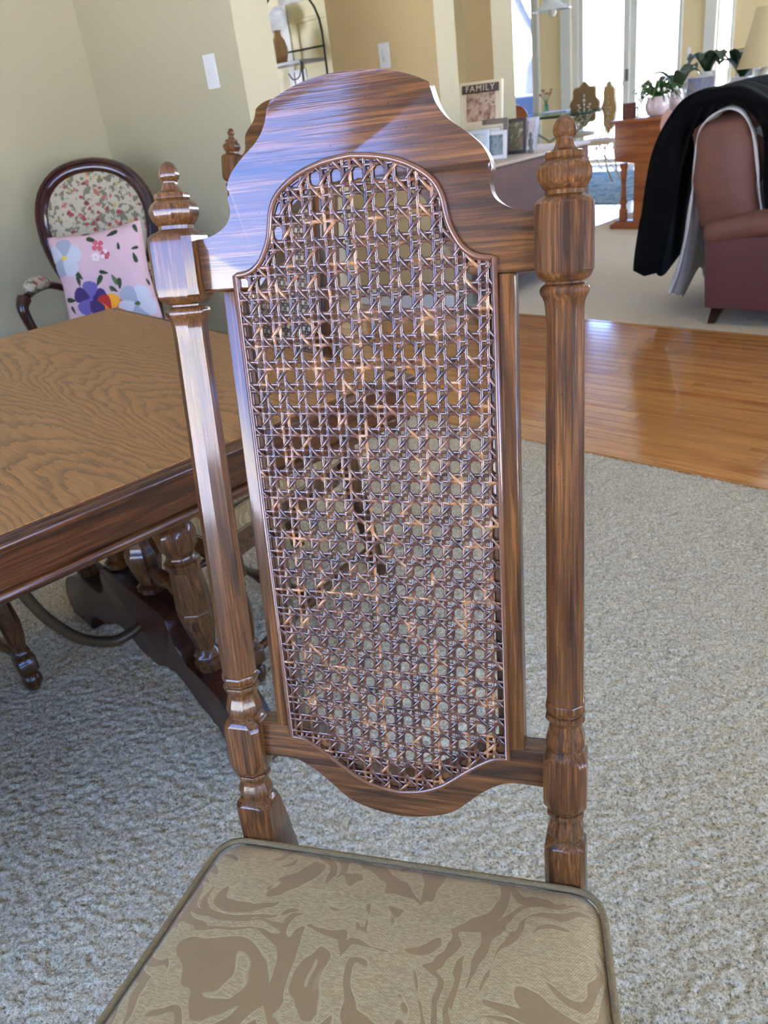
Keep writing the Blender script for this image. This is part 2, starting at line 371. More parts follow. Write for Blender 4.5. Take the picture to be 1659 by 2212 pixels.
def window(n, axis, fix, s0, s1, z0, z1, mull=(), fw=.05, dep=.08, lock=None):
    bm = B(); w = fw
    def bx(u0, u1, v0, v1):
        if axis == 'a': box(bm, u0, u1, fix, fix+dep, v0, v1, .004, 1)
        else: box(bm, fix, fix+dep, u0, u1, v0, v1, .004, 1)
    bx(s0, s0+w, z0, z1); bx(s1-w, s1, z0, z1); bx(s0+w, s1-w, z0, z0+w); bx(s0+w, s1-w, z1-w, z1)
    for mm in mull: bx(mm-w*.5, mm+w*.5, z0+w, z1-w)
    o = obj('window_%d' % n, bm, WHT, rot=HROT); o['kind'] = 'structure'
    g = B(); m = fix+dep/2
    if axis == 'a': box(g, s0+w*.5, s1-w*.5, m-.003, m+.003, z0+w*.5, z1-w*.5)
    else: box(g, m-.003, m+.003, s0+w*.5, s1-w*.5, z0+w*.5, z1-w*.5)
    obj('glass_pane', g, GLASS, o)
    return o
CZ = 2.75
wallbox('ceiling', CEIL, -9.2, 4.6, -3.0, 10.7, CZ, CZ+.15)
wallholes('wall_back', WALLA, 'a', -2.85, .14, -3.7, 2.9, 0, CZ, [(-1.55, .62, .42, 2.35)])
window(1, 'a', -2.81, -1.55, .62, .42, 2.35, (), .06)
wallholes('wall_right', WALLA, 'b', 2.75, .14, -2.85, 3.4, 0, CZ, [(-1.9, .9, .5, 2.2)])
window(2, 'b', 2.78, -1.9, .9, .5, 2.2, (-.5,), .05)  # unseen window, added on this wall for fill light
wallholes('wall_living_right', WALLC, 'b', 4.4, .14, 3.3, 10.6, 0, CZ, [(4.2, 8.6, .5, 2.3)])
wallbox('wall_living_near', WALLA, 2.75, 4.54, 3.26, 3.4, 0, CZ)
window(3, 'b', 4.44, 4.2, 8.6, .5, 2.3, (5.7, 7.1), .06)
wallbox('wall_left', WALLA, -3.70, -3.56, -2.85, 2.07, 0, CZ)
wallbox('wall_front', WALLA, -7.6, -2.41, 1.93, 2.12, 0, CZ)
def cool_lit_ends(o):      # one paint; fronts carry warm light in their colour, returns stay sage
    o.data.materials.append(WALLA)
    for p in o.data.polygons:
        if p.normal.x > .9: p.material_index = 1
cool_lit_ends(wallbox('wall_hall', WARMLIT, -3.33, -2.55, 3.36, 3.53, 0, CZ))
cool_lit_ends(wallbox('wall_pillar', WARMLIT, -3.52, -3.28, 4.9, 5.16, 0, CZ))
wallbox('wall_kitchen', WALLC, -9.0, -4.62, 5.05, 5.19, 0, CZ)
wallbox('wall_far_left', WALLC, -9.2, -9.06, 1.9, 10.6, 0, CZ)
wallholes('wall_far', WALLW, 'a', FB, .16, -9.2, 4.6, 0, CZ, [(-7.3, -6.38, .35, 2.35), (-5.88, -4.39, .0, 2.32), (-3.95, -3.77, .5, 2.35), (-1.2, 3.2, .5, 2.35)])
window(4, 'a', FB+.02, -7.3, -6.38, .35, 2.35, (), .14)
window(5, 'a', FB+.03, -3.95, -3.77, .5, 2.35, (), .012)
window(6, 'a', FB+.03, -1.2, 3.2, .5, 2.35, (.3, 1.8), .06)
# sliding door
dr = B(); 
for u0, u1, y in ((-5.88, -5.80, 0), (-5.80, -5.735, .02), (-5.16, -5.08, .02), (-5.09, -5.0, .06), (-4.45, -4.39, .06)):
    box(dr, u0, u1, FB+.02+y, FB+.07+y, 0, 2.3, .004, 1)
box(dr, -5.88, -4.39, FB+.02, FB+.12, 2.24, 2.32); box(dr, -5.88, -4.39, FB+.02, FB+.12, 0, .06)
dro = obj('door_1', dr, WHT, rot=HROT); dro['kind'] = 'structure'
obj('glass_pane', box(B(), -5.76, -5.12, FB+.05, FB+.056, .06, 2.24), GLASS, dro)
obj('glass_pane', box(B(), -5.04, -4.42, FB+.09, FB+.096, .06, 2.24), GLASS, dro)
lk = obj('door_lock', box(B(), -5.10, -5.07, FB-.01, FB+.03, .98, 1.12, .006), plain('grey_lock', srgb(110, 110, 112), .4, .6), dro)
# casings beside the openings
def trimbox(n, a0, a1, b0, b1, z0, z1, mat=WHT):
    o = obj('trim_%d' % n, box(B(), a0, a1, b0, b1, z0, z1, .006, 1), mat, rot=HROT); o['kind'] = 'structure'
trimbox(1, -6.41, -6.37, FB-.03, FB, 0, 2.4); trimbox(2, -6.04, -5.88, FB-.03, FB, 0, 2.4); trimbox(3, -4.41, -4.36, FB-.03, FB, 0, 2.4)
trimbox(4, -4.09, -3.95, FB-.03, FB, 0, 2.4); trimbox(5, -3.775, -3.74, FB-.03, FB, .4, 2.4)
for nm, a0, a1 in (('baseboard_far', -9.0, -6.04), ('baseboard_far_right', -4.36, 4.38)):
    o = obj(nm, box(B(), a0, a1, FB-.02, FB, 0, .1, .004, 1), plain('oak_baseboard', srgb(214, 150, 84), .5), rot=HROT); o['kind'] = 'structure'
for nm, a0, a1, bb, mt in (('baseboard_front', -3.56, -2.42, 1.91, WHT), ('baseboard_hall', -3.33, -2.56, 3.34, WHT)):
    o = obj(nm, box(B(), a0, a1, bb, bb+.02, 0, .1, .004, 1), mt, rot=HROT); o['kind'] = 'structure'
o = obj('baseboard_left', box(B(), -3.56, -3.54, -2.7, 1.9, 0, .1, .004, 1), WHT, rot=HROT); o['kind'] = 'structure'
# panelled kitchen door with casing
d2 = obj('door_2', box(B(), -5.44, -4.86, 5.0, 5.05, .01, 1.97), plain('cream_door_paint', srgb(240, 228, 176), .5), rot=HROT); d2['kind'] = 'structure'
cb = B(); box(cb, -5.52, -5.44, 4.99, 5.05, 0, 2.05); box(cb, -4.86, -4.78, 4.99, 5.05, 0, 2.05); box(cb, -5.52, -4.78, 4.99, 5.05, 1.97, 2.05)
obj('door_casing', cb, WHT, d2)
for (p0, p1) in ((.15, .85), (1.0, 1.85)):
    pb = B(); 
    for q in ((-5.36, -5.33, p0, p1), (-4.97, -4.94, p0, p1), (-5.33, -4.97, p0, p0+.03), (-5.33, -4.97, p1-.03, p1)): box(pb, q[0], q[1], 4.985, 5.0, q[2], q[3], .003, 1)
    obj('door_panel', pb, d2.data.materials[0], d2)
# floors
def gridfloor(name, mat, a0, a1, b0, b1, st, amp, z=0):
    na, nb = int((a1-a0)/st)+1, int((b1-b0)/st)+1
    A, Bb = np.meshgrid(np.linspace(a0, a1, na), np.linspace(b0, b1, nb), indexing='ij')
    N = rng.random((na, nb)); K = (N+np.roll(N, 1, 0)+np.roll(N, 1, 1)+np.roll(N, (1, 1), (0, 1)))/4
    Z = z+(K-.5)*amp*2+(N-.5)*amp*.8
    A2 = A+(rng.random((na, nb))-.5)*st*.5; B2 = Bb+(rng.random((na, nb))-.5)*st*.5
    co = np.stack([A2, B2, Z], -1).reshape(-1, 3).astype(np.float32)
    idx = np.arange(na*nb).reshape(na, nb); q = np.stack([idx[:-1, :-1], idx[1:, :-1], idx[1:, 1:], idx[:-1, 1:]], -1).reshape(-1, 4)
    me = bpy.data.meshes.new(name); me.vertices.add(len(co)); me.vertices.foreach_set('co', co.ravel())
    me.loops.add(q.size); me.loops.foreach_set('vertex_index', q.ravel().astype(np.int32))
    me.polygons.add(len(q)); me.polygons.foreach_set('loop_start', np.arange(0, q.size, 4, dtype=np.int32)); me.polygons.foreach_set('use_smooth', np.ones(len(q), bool))
    me.update(calc_edges=True); me.materials.append(mat)
    o = bpy.data.objects.new(name, me); COL.objects.link(o); o.rotation_euler = HROT; return o
fl = gridfloor('floor', CARP, -2.0, 1.6, -.95, 1.93, .0055, .0044, -.004); fl['kind'] = 'structure'
fb = B()
for q in ((-3.6, -2.0, -2.75, 1.93), (1.6, 2.8, -2.75, 1.93), (-2.0, 1.6, -2.75, -.95)): box(fb, q[0], q[1], q[2], q[3], -.1, -.003)
o = obj('floor_edge', fb, CARP, fl)
o = wallbox('floor_living', CARP2, -3.1, 4.4, 3.43, 10.4, -.1, .0)
TILE = plain('pale_tile', srgb(216, 208, 192), .16, coat=.3)
o = wallbox('floor_nook', TILE, -9.1, -3.1, 3.43, 10.4, -.1, -.002)
pf = wallbox('floor_hall', plain('subfloor', srgb(120, 76, 40), .7), -9.1, 4.4, 1.93, 3.43, -.1, -.0175)
lens = [.45, .62, .8, .98, 1.2]; pm = []
for L in lens:
    me = obj('plank', box(B(), 0, L-.0015, .0007, .0563, -.017, .0, .0012, 1), PLNK); pm.append(me.data); bpy.data.objects.remove(me)
npl = 0
for r_ in range(26):
    a = -3.9-random.random()*.8
    while a < 2.7 and npl < 296:
        k = random.choice((1, 2, 3, 4, 4)); o = bpy.data.objects.new('plank', pm[k]); COL.objects.link(o)
        o.parent = pf; o.location = (a, 1.93+r_*.0577, 0); a += lens[k]; npl += 1
# seam strip between carpet and wood
for nm, bb in (('trim_6', 1.925), ('trim_7', 3.425)):
    o = obj(nm, box(B(), -2.4 if bb < 3 else -2.45, 2.75, bb, bb+.012, -.01, .003, .001, 1), PLNK, rot=HROT); o['kind'] = 'structure'
# outdoors
SNOW = plain('snow', srgb(235, 238, 242), .8)
o = obj('snow_ground', box(B(), -60, 60, -60, 60, -.9, -.6), SNOW, rot=HROT); o['kind'] = 'structure'
# ------------------------------------------------------------------ dining chairs
RAKE = .1773; CZ0 = .52; BACKROT = (-RAKE, 0, 0); PX = .1746; PY = .006
mirror = lambda half: half+[(-x, h) for x, h in half[::-1] if abs(x) > 1e-6]
crest_out = catmull([(.160, .605), (.145, .605), (.131, .609), (.121, .6155), (.1165, .624), (.1165, .633), (.1175, .642), (.112, .655), (.100, .667), (.084, .679), (.0755, .690), (.072, .699), (.0695, .7075)], 4)+catmull([(.0695, .7075), (.058, .713), (.04, .719), (.02, .7225), (0, .7235)], 4)[1:]
crest_in = [(.160, .558), (.098, .558)]+catmull([(.098, .558), (.084, .573), (.071, .594), (.0665, .610), (.060, .6225), (.045, .633), (.025, .640), (0, .643)], 4)[1:]
spl_top = catmull([(.118, .571), (.104, .573), (.093, .580), (.086, .590), (.081, .601), (.0785, .612), (.076, .623), (.070, .634), (.058, .644), (.042, .652), (.022, .6575), (0, .660)], 4)
spl_bot = catmull([(.118, .087), (.103, .0845), (.090, .077), (.076, .067), (.060, .054), (.045, .0435), (.025, .035), (0, .031)], 4)
def closed(top, bot):      # clockwise outline: right side up, over the top, left side down, under
    return [(x, h) for x, h in top]+[(-x, h) for x, h in top[::-1][1:]]+[(-x, h) for x, h in bot]+[(x, h) for x, h in bot[::-1][1:]]
SPL = closed(spl_top, spl_bot)
rail_low = catmull([(.160, .056), (.123, .057), (.105, .051), (.088, .039), (.074, .026), (.060, .0135), (.043, .0055), (.02, 0), (0, -.002)], 4)
rail_in = [(.160, .098), (.109, .098)]+catmull([(.109, .098), (.098, .096), (.084, .087), (.068, .075), (.05, .061), (.027, .051), (0, .047)], 4)[1:]
def strand_lines():
    """the six-way weave in lattice units, clipped to the bead outline"""
    ph, pv, rot, hx, hh = .01905, .02097, -.0160, .0987, .5385
    c, s = math.cos(rot), math.sin(rot)
    to = lambda i, j: (hx+i*ph*c-j*pv*s, hh+i*ph*s+j*pv*c)
    def inv(x, h):
        dx, dh = x-hx, h-hh; return ((dx*c+dh*s)/ph, (-dx*s+dh*c)/pv)
    poly = [inv(x, h) for x, h in SPL]; res = []
    def clip(p0, d):
        ts = []
        for k in range(len(poly)):
            a, b = poly[k], poly[(k+1) % len(poly)]; ex, ey = b[0]-a[0], b[1]-a[1]
            den = d[0]*ey-d[1]*ex
            if abs(den) < 1e-9: continue
            t = ((a[0]-p0[0])*ey-(a[1]-p0[1])*ex)/den; u = ((a[0]-p0[0])*d[1]-(a[1]-p0[1])*d[0])/den
            if 0 <= u < 1: ts.append(t)
        ts.sort(); return [(ts[k], ts[k+1]) for k in range(0, len(ts)-1, 2) if ts[k+1]-ts[k] > .35]
    D = .0005
    for m in range(-16, 4):
        for sg in (-1, 1):
            i = m+.5+sg*.175
            for t0, t1 in clip((i, 0), (0, 1)):
                ev = [t0, t1]
                for n in range(int(t0)-2, int(t1)+3):
                    ev += [x for x in (n-.18, n+.18, n+.35, n+.65, n+.42, n+.58, n+.5) if t0 < x < t1]
                pts = []
                for j in sorted(ev):
                    fr = j-math.floor(j); z = 0
                    if .28 < fr < .47: z = D*(1 if sg > 0 else -1)
                    elif .53 < fr < .72: z = -D*(1 if sg > 0 else -1)
                    x, h = to(i, j); pts.append((x, h, z))
                res.append(('v', pts))
    for n in range(-28, 10):
        for sg in (-1, 1):
            j = n+.5+sg*.155
            for t0, t1 in clip((0, j), (1, 0)):
                ev = [t0, t1]
                for m in range(int(t0)-2, int(t1)+3):
                    ev += [x for x in (m-.18, m+.18, m+.325, m+.675, m+.42, m+.58, m+.5) if t0 < x < t1]
                pts = []
                for i in sorted(ev):
                    fr = i-math.floor(i); z = 0
                    if .28 < fr < .47: z = D*(1 if sg > 0 else -1)
                    elif .53 < fr < .72: z = -D*(1 if sg > 0 else -1)
                    x, h = to(i, j); pts.append((x, h, z))
                res.append(('h', pts))
    for k in range(-30, 50):
        for dd in (1, -1):
            for t0, t1 in clip((.5+k, 0), (dd, 1)):
                A = .0010*dd; N = max(2, int((t1-t0)*8)); pts = []
                for q in range(N+1):
                    t = t0+(t1-t0)*q/N; i = .5+k+dd*t
                    x, h = to(i, t); pts.append((x, h, A*math.cos(2*PI*t)))
                res.append(('d', pts))
    return res
def ribbon(verts, faces, tones, pts, w, th, tone):
    cs = [(-1, 0), (-.75, -.75), (0, -1), (.75, -.75), (1, 0)]; n = len(cs); base = len(verts)
    for k, (x, h, z) in enumerate(pts):
        a = pts[max(k-1, 0)]; b = pts[min(k+1, len(pts)-1)]; dx, dh = b[0]-a[0], b[1]-a[1]; L = math.hypot(dx, dh) or 1
        nx, nh = -dh/L, dx/L
        for u, t in cs: verts.append((x+nx*u*w/2, -.0012-z+t*th+th*.4, h+nh*u*w/2)); tones.append(tone)
    for k in range(len(pts)-1):
        for q in range(n):
            a = base+k*n+q; b = base+k*n+(q+1) % n
            faces.append((a, b, b+n, a+n))
LINES = strand_lines()
def cane_mesh(lines, name):
    v, f, t = [], [], []
    for kind, pts in lines:
        ribbon(v, f, t, pts, .0033 if kind != 'd' else .0032, .0009, random.random()**1.6)
    me = bpy.data.meshes.new(name); me.from_pydata(v, [], f); me.polygons.foreach_set('use_smooth', [True]*len(me.polygons))
    at = me.attributes.new('tone', 'FLOAT', 'POINT'); at.data.foreach_set('value', t); me.materials.append(CANE); me.update(); return me
FIN = [(.6727, .0012), (.6713, .0042), (.668, .0068), (.664, .0084), (.661, .0088), (.6585, .0082), (.6568, .0066), (.6555, .0062), (.6535, .0066), (.651, .0072), (.6485, .0086), (.6470, .0112), (.6463, .0140),
       (.6450, .0148), (.6420, .0150), (.6410, .0140), (.6400, .0152), (.6375, .0186), (.6340, .0206), (.6305, .0211), (.6265, .0203), (.6225, .0184), (.6195, .0163), (.6185, .0150), (.6150, .0150)]
POST = [(.6153, .0150), (.6140, .0168, .009), (.6115, .0208, .0085), (.6085, .0226, .0070), (.600, .0228, .0065), (.565, .0228, .0065), (.5575, .0228, .0075), (.552, .0205, .0105), (.5495, .0175), (.5488, .0155), (.5472, .0155),
        (.5465, .0172), (.5445, .0192), (.542, .0200), (.5395, .0196), (.5365, .0178), (.5325, .0163), (.527, .0156), (.517, .0153), (.46, .0158), (.36, .0165), (.26, .0169), (.19, .0170), (.1582, .0170),
        (.1578, .0176), (.1560, .0184), (.1505, .0184), (.1475, .0172), (.1462, .0158), (.1452, .0158), (.1440, .0182), (.1410, .0188), (.1380, .0180), (.1350, .0156), (.1325, .0150), (.1290, .0152), (.1220, .0172), (.1150, .0187),
        (.1110, .0186), (.1075, .0170), (.1062, .0160), (.1050, .0160), (.1040, .0172), (.0990, .0200, .009), (.0960, .0208, .0070), (.0900, .0210, .0060), (.0520, .0210, .0060), (.0430, .0210, .0080), (.0375, .0190, .0100), (.0345, .0170), (.0338, .0155), (.0325, .0155),
        (.0315, .0175), (.0290, .0182), (.0262, .0176), (.0240, .0150), (.0215, .0145), (.0175, .0152), (.0110, .0175), (.0060, .0182), (.0020, .0170), (.0005, .0157), (-.0010, .0157), (-.0020, .0170), (-.0060, .0195, .009), (-.0090, .0204, .0065),
        (-.0150, .0206, .0055, .0015, 1.05), (-.0350, .0206, .0050, .0060, 1.18), (-.0600, .0206, .0050, .0120, 1.35), (-.1000, .0206, .0050, .0240, 1.35), (-.1600, .0206, .0050, .045, 1.2), (-.30, .0190, .0045, .095, 1.05), (-.5250, .0160, .0040, .175, 1.0)]
def seatshape(z, inset, corner=.030, yb=-.024, yf=-.475, wb=.2105, wf=.272, n=5):
    """rounded trapezoid ring, counterclockwise"""
    cs = [(wf-inset, yf+inset), (wb-inset, yb-inset), (-(wb-inset), yb-inset), (-(wf-inset), yf+inset)]; out = []
    for k in range(4):
        p = Vector(cs[k]); a = (Vector(cs[k-1])-p).normalized(); b = (Vector(cs[(k+1) % 4])-p).normalized()
        r = corner
        p0 = p+a*r; p1 = p+b*r
        for q in range(n+1):
            t = q/n; pt = p0*(1-t)**2+p*2*t*(1-t)+p1*t*t; out.append((pt.x, pt.y, z))
    return out
def dense(ring, k=4):
    out = []
    for i in range(len(ring)):
        a, b = Vector(ring[i]), Vector(ring[(i+1) % len(ring)]); m = max(1, int((b-a).length/.03))
        for q in range(m): out.append(tuple(a+(b-a)*q/m))
    return out
def make_chair(name, label, fine, group):
    t = empty(name, (0, 0, 0), 0, label, 'chair', group)
    def bk(nm, bm, mat, **k): return obj(nm, bm, mat, t, (0, 0, CZ0), BACKROT, **k)
    for sx_ in (-1, 1):
        pst = bk('back_post', octloft(B(), POST, sx_*PX, PY), OAKZ, smooth=38)
        bm = octloft(B(), FIN, sx_*PX, PY); obj('finial', bm, OAKZ, pst, smooth=38)
    bm = prism(B(), mirror(crest_out)[::-1]+mirror(crest_in)[::1][0:0], .0012, .023) if False else B()
    top = mirror(crest_out)                      # right end over the top to left end
    inn = mirror(crest_in)[::-1]                 # left end under the arch to right end
    prism(bm, top+inn, .0012, .024, bev=.003, seg=3)
    bk('crest_rail', bm, OAKX, smooth=40)
    for s in (-1, 1):
        bm = B(); x0, x1 = sorted((s*.109, s*.1345)); box(bm, x0, x1, .0012, .025, .096, .5582, .0022, 2); bk('stile', bm, OAKZ, smooth=40)
    bm = B(); prism(bm, mirror(rail_in)+mirror(rail_low)[::-1], .0012, .025, bev=.0025, seg=3); bk('bottom_rail', bm, OAKX, smooth=40)
    # bead round the cane
    loop = [(x, -.0012, h) for x, h in SPL]
    bk('bead', tube(B(), loop, .0026, 8, closed=True, flat=.9), BEAD, smooth=60)
    if fine:
        pan = bk('cane_panel', tube(B(), [(x*.975, .0006, .345+(h-.345)*.99) for x, h in SPL], .0012, 6, closed=True), CANE, smooth=60)
        n = 0
        for kind, pts in LINES:
            if n < 290:
                o = bpy.data.objects.new('cane_strand', cane_mesh([(kind, pts)], 'cane_strand')); COL.objects.link(o); o.parent = pan; n += 1
    else:
        o = bpy.data.objects.new('cane_panel', cane_mesh(LINES, 'cane_panel')); COL.objects.link(o); o.parent = t; o.location = (0, 0, CZ0); o.rotation_euler = BACKROT; o['kind'] = 'stuff'
    # seat cushion
    bm = B(); prof = [(.414, .004), (.418, 0), (.452, -.002), (.4675, .002), (.474, .012), (.480, .032), (.4855, .065), (.4885, .11), (.4895, .16)]
    rs = [dense(seatshape(z, max(i, 0)*1.0)) for z, i in [prof[0]]]
    base = dense(seatshape(0, 0)); cxy = Vector((0, -.25)); rs = []
    for z, ins in prof:
        f = []
        for (x, y, _) in base:
            v = Vector((x, y)); d = (v-cxy); hx = abs(x)/.24; f.append((x-d.x*ins/.24, y-d.y*ins/.225, z))
        rs.append(f)
    rings(bm, rs); cush = obj('seat_cushion', bm, DAM, t, smooth=60)
    obj('piping', tube(B(), [(x*1.004, y+.001*(1 if y > -.1 else -1), .4700) for x, y, z in base], .0036, 8, closed=True), PIPE, cush, smooth=60)
    obj('piping', tube(B(), [(x*1.002, y, .4155) for x, y, z in base], .0034, 6, closed=True), PIPE, cush, smooth=60)
    bm = B(); ring = [(x*.985, y*.985-.004, z) for x, y, z in dense(seatshape(0, .004))]
    rings(bm, [[(x, y, .352) for x, y, z in ring], [(x, y, .412) for x, y, z in ring]]); obj('seat_frame', bm, OAKX, t, smooth=40)
    LEG = [(.352, .024, .004), (.30, .024, .004), (.292, .020, None), (.286, .015), (.280, .021), (.270, .023), (.262, .017), (.250, .019), (.20, .024), (.16, .021), (.125, .015), (.12, .019), (.113, .021), (.108, .016), (.104, .020, .006), (.098, .024, .005), (.060, .024, .005), (.054, .018), (.046, .016), (.036, .023), (.020, .023), (.006, .016), (.0, .012)]
    for s in (-1, 1): obj('front_leg', octloft(B(), LEG, s*.232, -.435), OAKZ, t, smooth=38)
    def stret(p0, p1):
        p0, p1 = Vector(p0), Vector(p1); rr = [.010, .010, .013, .018, .013, .010, .014, .019, .014, .010, .013, .018, .013, .010, .010]
        return tube(B(), [p0.lerp(p1, k/14) for k in range(15)], rr, 10)
    for s in (-1, 1): obj('stretcher', stret((s*.232, -.42, .082), (s*.176, .035, .10)), OAKY, t, smooth=50)
    obj('stretcher', stret((-.21, -.20, .09), (.21, -.20, .09)), OAKX, t, smooth=50)
    return t
make_chair('dining_chair', 'large oak dining chair in front, woven cane back and gold damask seat', True, 'cane-back dining chairs')
ch2 = make_chair('dining_chair', 'oak cane-back dining chair beyond the table, its finial left of the front chair', False, 'cane-back dining chairs')
ch2.location = (-.626, 1.262, 0); ch2.rotation_euler = (0, 0, R(-26))
dup(ch2, (-1.673, .712, 0), R(57.3), 'oak dining chair showing only a turned leg under the table at the left', 'cane-back dining chairs')
# ------------------------------------------------------------------ dining table
TR = R(-32.7); TB = Vector((-.163, .807, 0))
tb = empty('dining_table', TB, TR, 'oak trestle dining table with a matt grained top and thick moulded apron', 'table')
TW, TL = 1.27, 2.0          # local x runs -TW..0, y runs -TL..0
def tob(nm, bm, mat, **k): return obj(nm, bm, mat, tb, **k)
tob('table_top', box(B(), -TW+.012, -.012, -TL+.012, -.012, .728, .75, .0008, 1), TOPM)
bm = B()      # moulded rim around the top: profile swept round
def sweep(bm, prof, x0, x1, y0, y1):
    rs = []
    for off, z in prof:
        rs.append([(x1+off, y1+off, z), (x0-off, y1+off, z), (x0-off, y0-off, z), (x1+off, y0-off, z)])
    return rings(bm, rs, cap=False, close=True)
sweep(bm, [(-.013, .7490), (-.008, .7485), (-.0065, .7455), (-.004, .7450), (-.002, .7475), (.003, .7470), (.0075, .7440), (.0095, .7395), (.0090, .7345), (.0060, .7315), (.0055, .729), (-.013, .728)], -TW, 0, -TL, 0)
tob('top_moulding', bm, APRY, smooth=50)
bm = B(); sweep(bm, [(-.008, .731), (-.009, .700), (-.0095, .676), (-.0125, .6745), (-.0125, .6715), (-.0075, .670), (-.004, .666), (-.003, .660), (-.005, .6545), (-.010, .652), (-.030, .652), (-.030, .731)], -TW, 0, -TL, 0)
tob('apron', bm, APRY, smooth=50)
# trestle (two, the second under the far end out of view)
halfb = [(.52, .0), (.535, .02), (.538, .05), (.52, .09), (.49, .13), (.44, .16), (.39, .175), (.31, .185), (.25, .19), (.205, .197), (.185, .215), (.178, .245), (.172, .275), (.160, .290), (.150, .296), (0, .296)]
lowb = [(.40, 0), (.395, .03), (.375, .055), (.33, .075), (.27, .085), (.22, .10), (.17, .125), (.12, .135), (.09, .125), (.05, .108), (0, .10)]
outline = catmull(halfb[:-2], 3)+[(.150, .296)]
rs_ = lambda x: x if x < .2 else .2+(x-.2)*.62
outline = [(rs_(x), z) for x, z in outline]+[(-x, z) for x, z in outline[::-1]]
low = [(-x, z) for x, z in catmull(lowb, 3)][:-1]+[(rs_(x), z) for x, z in catmull(lowb, 3)[::-1]]
BAL = [(0, .027), (.012, .030), (.020, .030), (.026, .024), (.036, .028), (.044, .024), (.052, .019), (.07, .022), (.11, .030), (.145, .035), (.150, .033), (.155, .035), (.20, .032), (.245, .028), (.25, .033), (.265, .034), (.272, .027), (.28, .026), (.295, .035), (.325, .038), (.34, .033), (.347, .028), (.36, .036), (.40, .038), (.466, .032)]
SBAL = [(0, .022), (.008, .030), (.020, .031), (.028, .022), (.040, .026), (.085, .036), (.105, .036), (.112, .032), (.125, .028), (.17, .021), (.21, .020), (.24, .026), (.30, .028), (.36, .030)]
def trestle(yc, tag_iron):
    fo = tob('trestle_foot', prism(B(), [(x-.51, z) for x, z in outline+low], yc-.040, yc+.040, bev=.007, seg=2, both=True), DARKT, smooth=45)
    for vx, z0_, prof, hh in ((.25, .186, BAL, .46), (-.38, .172, BAL, .47)):
        k = (.652-z0_)/prof[-1][0]
        tob('baluster', octloft(B(), [(z0_+z*k, r) for z, r in prof], -.51+vx, yc), OAKZ, smooth=38)
    for vx in (.045, -.125):
        z0_ = .292; k = (.652-z0_)/SBAL[-1][0]
        tob('small_baluster', octloft(B(), [(z0_+z*k, r) for z, r in SBAL], -.51+vx, yc), OAKZ, smooth=38)
    s0, s1 = (yc+.04, yc+.30)
    rr = [.012, .014, .018, .020, .016, .014, .018, .014, .012]
    for vx0, vx1 in ((.075, .22), (-.36, -.16)):
        tob('turned_spindle', tube(B(), [(-.51+vx0+(vx1-vx0)*k/8, yc, .355) for k in range(9)], rr, 10), OAKX, smooth=50)
trestle(-.415, True); trestle(-1.585, False)
bm = tube(B(), catmull([(-.512, -.452, .196), (-.512, -.493, .188), (-.512, -.531, .196), (-.512, -.589, .241), (-.512, -.636, .321), (-.512, -.662, .40), (-.512, -.69, .50), (-.512, -.72, .60), (-.512, -.74, .655)], 5), .0125, 10)
tob('iron_brace', bm, IRONB, smooth=60)
bm = tube(B(), catmull([(-.51, -1.548, .205), (-.512, -1.50, .190), (-.512, -1.44, .205), (-.512, -1.37, .262), (-.512, -1.30, .345), (-.512, -1.20, .49), (-.512, -1.10, .625), (-.512, -1.07, .655)], 5), .0125, 10)
tob('iron_brace', bm, IRONB, smooth=60)
# ------------------------------------------------------------------ armchair in the corner
ACH = R(-27-22)
ac = empty('armchair', W(-2.897, 1.305, 0), 0, 'dark carved armchair with an oval floral tapestry back in the wall corner', 'armchair')
ac.rotation_euler = (0, 0, HR+R(46))
# local: x right, -y towards the viewer; oval back tilted
AB_ = (0, .22, .44); AROT = (R(-12), 0, 0)
def ov(k, n=48, rx=.245, rz=.30, c=.36, p=.92):
    t = 2*PI*k/n; x = math.copysign(abs(math.cos(t))**p, math.cos(t)); z = math.copysign(abs(math.sin(t))**p, math.sin(t))
    wdt = 1+.17*z-.02
    return (x*rx*wdt, c+z*rz)
bm = B(); rs = []
for k in range(48):
    x, z = ov(k); xc, zc = 0, .36; d = Vector((x-xc, z-zc)).normalized(); ring = []
    for u, y in ((-.030, 0), (-.024, -.012), (-.010, -.022), (.006, -.018), (.012, -.028), (.024, -.026), (.032, -.012), (.034, .01), (.02, .022), (-.02, .022)):
        ring.append((x+d.x*u, y, z+d.y*u))
    rs.append(ring)
rings(bm, rs, close=True); bf = obj('back_frame', bm, MAHO, ac, AB_, AROT, smooth=50)
bm = B(); rs = [[(x*(1-s), -.004-.022*math.sin(min(1, s*3)*PI/2), .36+(z-.36)*(1-s)) for x, z in (ov(k, 48, .222, .278) for k in range(48))] for s in (0, .04, .1, .2, .4, .7, .96)]
rings(bm, rs, cap=True); obj('back_pad', bm, FLOR, ac, AB_, AROT, smooth=60)
for s in (-1, 1):   # uprights from the oval to the seat
    obj('back_stile', tube(B(), catmull([(s*.13, .22, .50), (s*.17, .235, .44), (s*.20, .24, .38), (s*.205, .25, .2), (s*.215, .29, .0)], 4), .02, 8), MAHO, ac, smooth=60)
bm = B(); sr = []
for z, sc_ in ((.33, .98), (.36, 1.0), (.40, 1.0), (.425, .97), (.44, .88), (.448, .65), (.45, .2)):
    sr.append([(math.copysign(abs(math.cos(2*PI*k/32))**.6, math.cos(2*PI*k/32))*.30*sc_*(1-.1*math.sin(2*PI*k/32)), -.03+math.copysign(abs(math.sin(2*PI*k/32))**.6, math.sin(2*PI*k/32))*.27*sc_, z) for k in range(32)])
rings(bm, sr); obj('seat', bm, FLOR, ac, smooth=60)
bm = B(); rings(bm, [[(x*1.02, y*1.02, z) for x, y, z in [(p[0], p[1], zz) for p in sr[1]]] for zz in (.28, .345)]); obj('seat_rail', bm, MAHO, ac, smooth=40)
